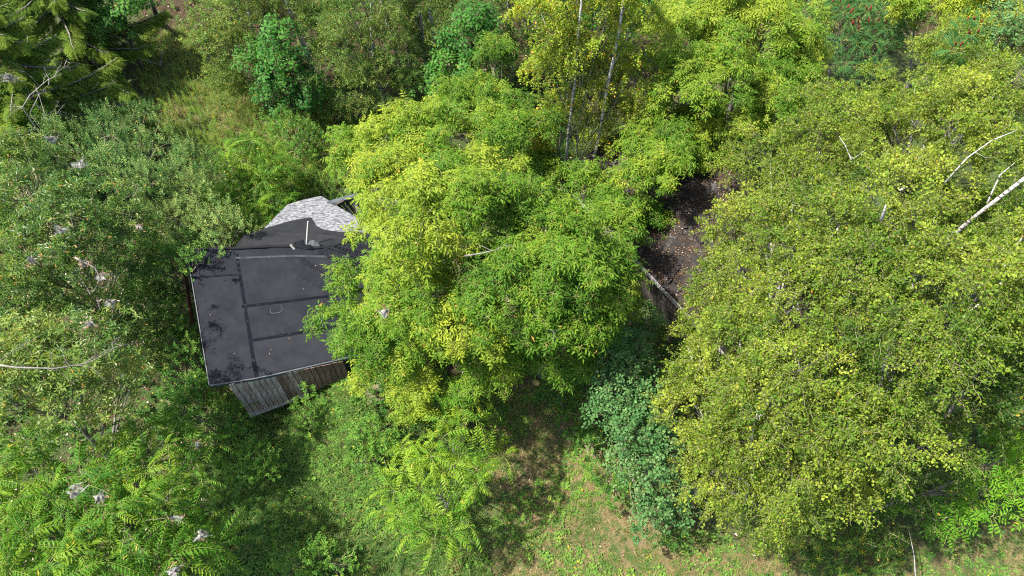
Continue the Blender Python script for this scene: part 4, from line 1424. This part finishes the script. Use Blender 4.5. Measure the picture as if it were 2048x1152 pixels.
# forest edge along the top
for i, (lb, sp, lobes, Y, tn, bk, stp) in enumerate([
    ('small-leaved birch with a slanting white stem at the edge of the meadow', 'birch_far', [(470, 20, .3, 60), (430, 60, 0, 45), (480, 100, -.4, 55), (530, 40, .5, 60), (560, -30, 1, 70), (450, 150, -.5, 38), (500, 180, -.6, 36), (480, -40, .5, 60), (640, 20, 1, 55)], 25.6, .75, 'bark_birch', (642, 190)),
    ('deep green maple standing in front of the slanting birch', 'maple', [(560, 120, -.3, 50), (600, 165, -.6, 42), (540, 170, -.6, 42), (520, 110, 0, 40), (590, 190, -.8, 30), (560, 70, 0, 36)], 24.4, .3, 'bark_dark', None),
    ('bushy small-leaved birch in the middle of the forest edge', 'birch_far', [(700, 30, 0, 60), (690, 100, -.4, 58), (740, 150, -.8, 55), (700, 190, -1.2, 40), (780, 60, 0, 60), (780, 190, -1, 42), (800, 130, -.5, 55), (740, -30, .5, 65)], 25.0, .5, 'bark_birch', (812, 190)),
    ('birch with upright white stems left of the dark maple', 'birch_far', [(840, 40, 0, 60), (860, 110, 0, 52), (820, -30, 0, 60), (900, 10, .2, 55), (850, 170, -.4, 36)], 25.8, .6, 'bark_birch', (880, 200)),
    ('dark green maple behind the boxelders at the top', 'maple', [(950, 20, 0, 42), (930, 70, -.2, 42), (970, 70, -.2, 38), (900, 130, -.6, 42), (940, 140, -.6, 44), (880, 180, -.8, 40), (920, 195, -1, 40), (960, 130, -.3, 36)], 24.6, .5, 'bark_dark', None),
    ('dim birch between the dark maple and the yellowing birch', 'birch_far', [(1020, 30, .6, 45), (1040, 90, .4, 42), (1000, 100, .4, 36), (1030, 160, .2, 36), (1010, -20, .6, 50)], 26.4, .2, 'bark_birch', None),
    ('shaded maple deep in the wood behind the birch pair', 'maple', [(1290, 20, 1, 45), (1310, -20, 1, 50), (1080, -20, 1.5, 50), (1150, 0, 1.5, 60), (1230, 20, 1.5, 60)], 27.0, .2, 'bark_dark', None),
    ('fresh green maple at the top left beside the conifer', 'maple', [(220, 10, .5, 40), (250, -10, .5, 45), (190, 40, .3, 35), (230, 50, 0, 34)], 27.5, .6, 'bark_dark', None)]):
    kw = {}
    if stp:
        q = px(*stp, 0)
        sl = -.08 if i in (0, 2) else 0
        kw = dict(stems=[([np.array(q) + np.array((sl * z + .06 * math.sin(z), .03 * z, z)) for z in (-.1, 1.5, 3, 5, 7, 9, 11)], .13)])
        if i == 3:
            q2 = px(828, 195, 0)
            kw['stems'].append(([np.array(q2) + np.array((.05 * math.sin(z), .02 * z, z)) for z in (-.1, 2, 4, 6, 9)], .1))
        kw['gaps'] = [(q_[0][:5], .2) for q_ in kw['stems']]
    tree('birch_tree' if sp == 'birch_far' else 'maple_tree', lb, 'tree', sp, lobes, Y=Y, tint=tn, bark=bk, group=None, picks=120, dens=1.75 if sp == 'birch_far' else 1.2, **kw)
tree('boxelder_tree', 'pale boxelder low at the far left edge under the dead branches', 'tree', 'boxelder', [(20, 240, 4, 50), (60, 265, 3.6, 40), (10, 290, 4, 45), (30, 200, 4, 30)], tint=.5)
tree('boxelder_tree', 'yellow-green boxelder cut by the top edge right of the sumac', 'tree', 'boxelder',
     [(1890, 0, 6, 60), (1960, 5, 6.2, 60), (1830, -10, 5.4, 45), (2030, -20, 6, 60), (1930, -60, 7, 80)], tint=.7)
# sumac with red fruit
sm = [(1640, 20, 3.4, 45), (1700, 20, 3.4, 50), (1760, 20, 3.4, 48), (1690, 80, 3.0, 42), (1750, 80, 3.0, 42), (1720, 140, 2.2, 36), (1620, -30, 3.4, 50), (1720, -40, 3.4, 60), (1640, 100, 2.6, 26), (1780, 60, 3, 40), (1800, 10, 3.4, 40)]
sumac = tree('sumac_bush', 'dark green sumac carrying many red fruit cones at the top right', 'shrub', 'sumac', sm, tint=.45, picks=250, trunk_r=.06)
fm = MB(); fm.tube([(0, 0, 0), (0, 0, .05), (0, 0, .12), (0, 0, .19)], [.012, .035, .03, .008], 7)
cone = fm.mesh('fruit_cone', [M['red']], True)


def cones(root, pts, sz=1.0):
    for (u, v, z) in pts:
        q = link('fruit_cone', cone, root)
        q.location = px(u, v, z)
        q.scale = (rng.uniform(.9, 1.35) * sz,) * 3
        q.rotation_euler = (rng.normal(0, .3), rng.normal(0, .3), 0)


cones(sumac, [(1587, 5, 4.0), (1620, 12, 4.1), (1656, 20, 4.2), (1665, 5, 4.1), (1695, 18, 4.2), (1700, 28, 4.2), (1733, 20, 4.2), (1740, 22, 4.2), (1780, 6, 4.1), (1740, 4, 4.1), (1755, 42, 4.0), (1717, 45, 3.9), (1737, 45, 3.9), (1772, 48, 3.9), (1614, 42, 3.7), (1642, 50, 3.7),
              (1716, 58, 3.7), (1795, 20, 4.1), (1612, 2, 4.2), (1680, 3, 4.2), (1765, 3, 4.2), (1793, 35, 4.0), (1640, 2, 4.1), (1705, 50, 3.8), (1835, 12, 4.0)])
sumac2 = tree('sumac_bush', 'sumac with red cones half hidden behind the upper right birch', 'shrub', 'sumac', [(1940, 50, 8.4, 30), (1970, 70, 8.4, 30), (1920, 90, 8.8, 26)], tint=.5, trunk_r=.05)
cones(sumac2, [(1935, 42, 9.2), (1948, 40, 9.2), (1955, 66, 9.2), (1962, 46, 9.2), (1912, 90, 9.6), (1920, 92, 9.6), (1936, 68, 9.2)], .6)

# conifers: whorled boughs with hanging needle sprays


def conifer(name, label, base, H, rmax, zmin, seed, tint=.5, group=None, only=None):
    r = np.random.default_rng(seed)
    bz = float(gz(*base))
    root = thing(name, label, 'tree', (base[0], base[1], bz), group)
    mb = MB(); mb.tube([(base[0] + .1 * math.sin(z), base[1], bz + z) for z in np.linspace(-.1, H, 9)], [.22 * (1 - .9 * t) for t in np.linspace(0, 1, 9)], 8)
    obj('trunk', mb, M['bark_dark'], root, True)
    P, R, T, S = [], [], [], []
    z = zmin
    th = r.uniform(0, 6.28)
    while z < H - .3:
        th += 2.4 + r.normal(0, .25)
        z += r.uniform(.10, .19) * (1.1 if z < H * .6 else .7)
        L = rmax * (1 - (z / H) ** 1.25) * r.uniform(.75, 1.1) + .3
        d = np.array((math.cos(th), math.sin(th), 0))
        pts = [np.array((base[0], base[1], bz + z)) + d * L * t + np.array((0, 0, (-.28 * t + .30 * t * t) * L)) + r.normal(0, .03, 3) * t for t in np.linspace(0, 1, 7)]
        b = MB(); b.tube(pts, [.04 * (1 - .85 * t) + .004 for t in np.linspace(0, 1, 7)], 5)
        obj('bough', b, M['bark_grey'], root)
        sd = np.cross(d, (0, 0, 1))
        n = int(L * 80)
        ct = tint + r.normal(0, .1)
        for k in range(n):
            t = .18 + .82 * (k / n)
            i0 = min(5, int(t * 6)); f = t * 6 - i0
            q = pts[i0] * (1 - f) + pts[i0 + 1] * f
            sg = 1 if k % 2 else -1
            wd = (1 - t) * .55 + .12
            q = q + sd * sg * r.uniform(0, wd) * L * .22 - np.array((0, 0, r.uniform(0, .12)))
            dd = d * .75 + sd * sg * r.uniform(.1, .9) + np.array((0, 0, -.55 + r.normal(0, .25)))
            dd = unit(dd)
            yv = unit(-np.array((0, 0, 1.0)) + dd[2] * dd + r.normal(0, .25, 3)); yv = unit(yv - np.dot(yv, dd) * dd); xv = np.cross(yv, dd)
            e = Matrix(((xv[0], yv[0], dd[0]), (xv[1], yv[1], dd[1]), (xv[2], yv[2], dd[2]))).to_euler('XYZ')
            P.append(q); R.append(tuple(e)); T.append(ct + .15 * (t - .5) + r.normal(0, .08)); S.append(r.uniform(.75, 1.25) * (1.1 - .3 * t))
    scatter('crown', 'conifer', np.array(P), np.array(R), np.array(S), np.clip(np.array(T), 0, 1), root)
    return root


conifer('larch_tree', 'large dark conifer with long sweeping boughs at the upper left', (-18.3, 21.6), 8.2, 4.8, 1.0, 3, .68)
conifer('larch_tree', 'paler conifer behind in the top left corner', (-19.5, 27.5), 8.5, 4.6, 1.0, 5, .62)

for lb, lobes, tn in [('dark green underwood bush below the slanting birch at the forest edge', [(620, 190, 1.0, 42), (650, 215, .8, 36), (600, 215, .7, 32)], .35),
                      ('underwood bush between the two small-leaved birches at the top', [(660, 110, 1.6, 42), (640, 60, 2, 40), (680, 70, 2, 36)], .5),
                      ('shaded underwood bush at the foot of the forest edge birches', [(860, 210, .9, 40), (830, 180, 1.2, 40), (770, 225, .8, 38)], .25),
                      ('green underwood bush at the top edge above the dark maple', [(830, 15, 2.2, 45), (880, 60, 1.8, 40), (780, 10, 2.2, 40)], .45),
                      ('underwood bush seen between the stems of the yellowing birch', [(1140, 330, 1.0, 42), (1190, 340, .9, 36), (1100, 300, 1.2, 40)], .4)]:
    tree('shrub', lb, 'shrub', 'bush', lobes, tint=tn, trunk_r=.03, dens=1.1, tree_part='stem', bark='bark_dark')
# ------------------------------------------------------------------ ground cover
cover('grass', 'grass', Z_LAWN, 70, (.7, 1.25), .5, patch=.25)
cover('ground_weed', 'weed', Z_LAWN, 60, (.8, 1.6), .5, patch=.55)
cover('lawn_tuft', 'long_grass', Z_LAWN, 7, (.4, .75), .5, patch=.6)
cover('leafy_weed', 'leafy', Z_LAWN, 6, (.7, 1.2), .45, patch=.8)
cover('clearing_grass', 'grass', Z_CLEAR, 45, (.35, .75), .6, patch=.6)
cover('dry_turf', 'short_dry', Z_CLEAR, 70, (.7, 1.3), .5, patch=.3)
cover('clearing_weed', 'weed', Z_CLEAR, 40, (.6, 1.5), .62, patch=.8)
cover('clearing_litter', 'litter', Z_CLEAR, 3, (.6, 1.0), .5)
cover('clearing_long_grass', 'long_grass', Z_CLEAR, 3, (.4, .8), .6, patch=.9)
cover('verge_grass', 'grass', Z_CLEAR2, 30, (.5, .9), .5, patch=.6)
cover('verge_weed', 'weed', Z_CLEAR2, 25, (.6, 1.3), .4, patch=.7)
cover('verge_turf', 'short_dry', Z_CLEAR2, 40, (.7, 1.3), .4, patch=.5)
cover('meadow_plants', 'stalk', Z_MEADOW, 24, (.55, 1.0), .9, patch=.3)
cover('meadow_goldenrod', 'goldenrod', Z_MEADOW, 2, (.6, 1.0), .6, patch=.9)
cover('meadow_dry_grass', 'dry_grass', Z_MEADOW, 16, (.7, 1.2), .5, patch=.65)
cover('meadow_grass', 'long_grass', Z_MEADOW, 22, (.7, 1.2), .8, patch=.4)
cover('leaf_litter', 'litter', Z_FOREST, 7, (.8, 1.4), .3)
cover('backwood_litter', 'litter', Z_BACKLIT, 16, (.8, 1.4), .05)
cover('backwood_weed', 'leafy', Z_BACKLIT, 4, (.8, 1.3), .3)
cover('forest_weed', 'leafy', Z_FOREST, 9, (.8, 1.5), .4, patch=.4)
Z_REAR = zone((560, 300), (720, 250), (760, 330), (700, 420), (560, 420))
cover('rear_weed', 'leafy', Z_REAR, 16, (.8, 1.4), .5)
cover('rear_stalk', 'stalk', Z_REAR, 10, (.8, 1.2), .5)
Z_UNDER = zone((-300, 100), (420, 380), (380, 560), (430, 830), (440, 1500), (-500, 1500))
cover('undergrowth', 'leafy', Z_UNDER, 12, (.8, 1.4), .15)  # leaf tint darkened to deepen the shaded gaps left of the shed
cover('undergrowth_litter', 'litter', Z_UNDER, 12, (.8, 1.4), .3)
Z_MID = zone((700, 740), (720, 300), (1150, 300), (1500, 300), (1700, 700), (1560, 1080), (1330, 1040), (1150, 780), (930, 770))
cover('shade_litter', 'litter', Z_MID, 14, (.8, 1.4), .3)
cover('shade_weed', 'leafy', Z_MID, 4, (.8, 1.4), .35, patch=.8)
Z_RIGHT = zone((1540, 1060), (1700, 700), (2300, 500), (2300, 1000), (1900, 1050))
cover('right_undergrowth', 'leafy', Z_RIGHT, 14, (.8, 1.5), .35)
Z_DRY = zone((730, 1070), (860, 1060), (980, 1080), (1000, 1190), (700, 1190))
cover('dry_grass_tuft', 'dry_grass', Z_DRY, 8, (.7, 1.2), .5, patch=.8)
cover('long_grass', 'long_grass', Z_DRY, 14, (.7, 1.2), .5)
Z_GOLD = zone((1560, 1050), (1700, 1030), (1790, 1060), (1830, 1120), (1740, 1160), (1560, 1140))
cover('goldenrod_patch', 'goldenrod', Z_GOLD, 9, (.6, 1.0), .4, patch=.8)
cover('goldenrod_leaves', 'stalk', Z_GOLD, 26, (.6, 1.0), .35)

# ------------------------------------------------------------------ webworm nests, dead wood, odds and ends
def web_nest(label, u, v, z, size, brown=.3):
    c = px(u, v, z)
    size *= 1.7
    root = thing('web_nest', label, 'web nest', c, 'webworm nests in the trees')
    mb = MB()
    # a hammock of silk sheets strung between a few anchor shoots
    anch = [c + size * rng.uniform(.8, 1.5) * unit(rng.normal(size=3) * np.array((1, 1, .7))) for _ in range(9)]
    core = [c + rng.normal(0, size * .28, 3) for _ in range(4)]
    for k in range(44):
        i, j = rng.integers(0, 9, 2)
        a_, b_ = anch[i], anch[j]
        m_ = core[k % 4]
        t1, t2 = rng.uniform(.35, .8, 2)
        p1, p2 = m_ + (a_ - m_) * t1, m_ + (b_ - m_) * t2
        q_ = m_ * .6 + (p1 + p2) * .2 + rng.normal(0, size * .08, 3)
        mb.add([m_, p1, q_, p2], [(0, 1, 2), (0, 2, 3), (1, 3, 2)])
    for a_ in anch:
        s_ = unit(rng.normal(size=3)) * size * .03
        m_ = core[0]
        mb.add([m_ - s_ * 5, m_ + s_ * 5, a_ + s_, a_ - s_], [(0, 1, 2, 3)])
    obj('silk', mb, M['web'], root)
    lm_ = MB()
    for i in range(int(4 + 36 * brown ** 1.5)):
        q = c + rng.normal(0, size * .6, 3)
        leaf(lm_, q, rng.normal(size=3), rng.normal(size=3), .09, .035, 'oblong', .5, .4)
    o = obj('dead_leaf', lm_, M['litter'], root); o['kind'] = 'stuff'; o['tint'] = .8
    return root


for a in [('large pale web nest at the left edge of the apple tree', 103, 280, 5.6, .15, .2), ('brightest white web nest, right of the larger pale one', 160, 328, 5.7, .17, .3), ('brown web nest cut by the left edge under the conifer', 14, 150, 6.0, .20, .8),
          ('wispy pale web nest low in the grey-green cherry', 122, 458, 7.0, .12, .3), ('small brown web nest by the left edge of the cherry', 62, 522, 7.0, .11, .6), ('brown leaf nest above the dark gap in the cherry', 168, 526, 6.3, .12, .9),
          ('long brown nest hanging in the dark gap', 207, 552, 5.2, .12, 1.0), ('pinkish web nest between the two cherries', 222, 606, 5.2, .14, .6), ('web nest with a brown centre on top of the yellowish cherry', 178, 650, 7.4, .14, .6),
          ('faint web streak at the right of the cherry', 278, 455, 6.0, .08, .4), ('big fuzzy web nest topping the lower left walnut', 152, 976, 5.7, .16, .4), ('second fuzzy nest just right of the biggest walnut nest', 203, 996, 5.7, .12, .5),
          ('tan nest on the right flank of the lower left walnut', 357, 1036, 4.9, .11, .6), ('grey web nest at the right tip of the lower left walnut', 402, 1070, 4.4, .11, .3), ('web nest at the bottom edge in the walnut', 347, 1142, 5.2, .13, .5),
          ('small web nest by the shaded lawn', 396, 890, 3.6, .08, .4), ('brown web patch in the yellow-green boxelder', 770, 625, 7.6, .11, .6)]:
    web_nest(*a)


def bare(name, label, cat, segs, r0, mat, sub=10, length=.8, owner=None):
    """a bare limb with side twigs: a part of its tree, or a thing that stands by itself"""
    pts = [np.asarray(q, float) for q in segs]
    if owner is None:
        owner = thing(name, label, cat, segs[0])
        name = 'limb'
    mb = MB(); mb.tube(pts, [r0 * (1 - .8 * i / (len(pts) - 1)) for i in range(len(pts))], 6)
    limb = obj(name, mb, M[mat], owner, True)
    if name != 'limb':
        limb['label'] = label
    for k in range(sub):
        i = rng.integers(0, len(pts) - 1); t = rng.random()
        a = pts[i] * (1 - t) + pts[i + 1] * t
        ax = unit(pts[i + 1] - pts[i])
        d = unit(ax * .7 + rng.normal(0, .7, 3))
        l_ = length * rng.uniform(.4, 1.1)
        b = MB()
        m = a + d * l_ * .5 + rng.normal(0, .05, 3); e = a + d * l_ + rng.normal(0, .1, 3)
        b.tube([a, m, e], [r0 * .35, r0 * .22, r0 * .08], 4)
        for _ in range(3):
            w = rng.random()
            f = m * (1 - w) + e * w
            b.tube([f, f + unit(d + rng.normal(0, .7, 3)) * l_ * .35], [r0 * .14, r0 * .05], 3)
        obj('twig', b, M[mat], limb)
    return limb


def rooted(*pts):
    """the same path, carried down to the ground"""
    p = np.asarray(pts[0], float)
    return [np.array((p[0] - .3, p[1] + .2, float(gz(p[0], p[1])))), np.array((p[0] - .15, p[1] + .1, p[2] * .55))] + list(pts)


bare('dead_tree', 'bare silvery dead tree top in front of the conifer at upper left', 'dead tree', rooted(px(45, 215, 5.6), px(60, 190, 6.0), px(95, 160, 6.4), px(125, 147, 6.5)), .03, 'bark_dead', 18, .8)
bare('dead_tree', 'thin grey dead twigs arching over the apple tree at the left', 'dead tree', rooted(px(60, 225, 5.2), px(78, 190, 5.6), px(90, 230, 5.2), px(118, 226, 5.2)), .02, 'bark_dead', 10, .6)
bare('bare_limb', 'long bare grey limb reaching in from the left edge', 'branch', [px(-20, 728, 7.2), px(35, 735, 7.2), px(110, 737, 7.1), px(165, 728, 7.0), px(215, 700, 6.8), px(290, 680, 6.2)], .026, 'bark_grey', 12, .9, owner=YELLOW_CHERRY)
bare('bare_limb', 'dead limb with brown leaves over the dark gap in the cherry', 'branch', [px(150, 515, 6.4), px(190, 535, 6.2), px(200, 555, 6.0), px(192, 575, 5.8)], .03, 'bark_grey', 5, .4, owner=GREEN_CHERRY)
bare('dead_stalk', 'thin dead stalk standing at the bottom right edge', 'stalk', [px(1832, 1165, 1.5), px(1828, 1110, 1.6), px(1822, 1080, 1.7), px(1815, 1048, 1.8)], .018, 'bark_dead', 0)
bare('bare_limb', 'short bare white limb in the middle of the right birches', 'branch', [px(1712, 335, 8.4), px(1702, 318, 8.6), px(1690, 290, 8.9), px(1678, 272, 9.1)], .024, 'bark_birch', 1, .4, owner=CORNER_BIRCH)
bare('bare_limb', 'bare white stub pair above the leaning stem', 'branch', [px(1762, 440, 9.6), px(1768, 425, 9.8), px(1772, 408, 10.2)], .045, 'bark_birch', 0, .4, owner=LEANING_BIRCH)
bare('bare_limb', 'thin pale limb rising to the right edge above the leaning stem', 'branch', [px(1890, 365, 10.0), px(1935, 315, 10.6), px(1985, 280, 11), px(2030, 262, 11.3)], .02, 'bark_birch', 2, .4, owner=CORNER_BIRCH)
bare('bare_limb', 'second pale limb crossing just above the thick leaning stem', 'branch', [px(1975, 405, 10.8), px(2000, 350, 11.2), px(2030, 325, 11.5)], .02, 'bark_birch', 0, .4, owner=LEANING_BIRCH)
bare('bare_limb', 'pale stem glimpsed low in the front birch', 'branch', [px(1500, 905, 6.8), px(1508, 850, 7.6), px(1516, 820, 8.2)], .03, 'bark_birch', 1, .4, owner=FRONT_BIRCH)
bare('fallen_log', 'fallen grey log in the grass below the conifer', 'log', [px(280, 118, .25), px(300, 124, .25), px(325, 132, .2)], .09, 'bark_dead', 3, .8)
bare('dark_trunk', 'dark straight trunk standing in leaf litter at the top left', 'tree trunk', [px(318, 48, 0), pxY(312, 30, 29.9), pxY(303, 5, 30), pxY(290, -40, 30), pxY(275, -100, 30)], .16, 'bark_dark', 0)
bare('bare_limb', 'grey limb showing through the middle of the green boxelder', 'branch', [px(930, 512, 8.3), px(965, 506, 8.5), px(1000, 498, 8.6)], .025, 'bark_grey', 2, .4, owner=GREEN_BOXELDER)
bare('bare_limb', 'forked dead twigs in the lower part of the green boxelder', 'branch', [px(1095, 660, 7.0), px(1085, 635, 7.2), px(1075, 605, 7.4), px(1085, 585, 7.5)], .022, 'bark_grey', 7, .6, owner=GREEN_BOXELDER)
# board lying in the grass and the little white frame by the wall
c = pxg(748, 788, .1)
bd = thing('tan_board', 'weathered tan boards lying in the grass below the boxelder', 'boards', c)
for k in range(4):
    mb = MB()
    ang = .35
    ax = np.array((math.cos(ang), math.sin(ang), .02)); ay = np.array((-math.sin(ang), math.cos(ang), .28))
    mb.box(c + ay * (.13 * (k - 1.5)) + ax * rng.uniform(-.05, .05), ax * .27, ay * .055, np.array((0, 0, .012)))
    obj('board', mb, M['tanwood'], bd)
fr = thing('white_frame', 'small white slatted crate lying open against the plank wall', 'framework', pxg(668, 757, .1))
q = [pxg(652, 758, .12), pxg(678, 749, .12), pxg(680, 757, .08), pxg(654, 767, .08)]
for a, b in ((0, 1), (1, 2), (2, 3), (3, 0)):
    mb = MB(); mb.tube([q[a], q[b]], [.02, .02], 4); obj('rail', mb, M['white'], fr)
mb = MB(); mb.tube([(q[0] + q[1]) / 2, (q[2] + q[3]) / 2], [.014, .014], 4); obj('rail', mb, M['white'], fr)
jk = thing('junk_pile', 'pale broken boards heaped at the right end of the plank wall', 'rubble', pxg(706, 733, .1))
for k in range(6):
    p = pxg(698 + 3.5 * k, 728 + 3 * (k % 3), .08); d = unit(np.array((rng.normal(1, .3), rng.normal(.3, .3), rng.normal(0, .2)))); s_ = unit(np.cross(d, (0, 0, 1)))
    mb = MB(); mb.box(p, d * .16, s_ * .035, np.cross(s_, d) * .012); obj('board', mb, M['oldwood' if k % 2 else 'white'], jk)
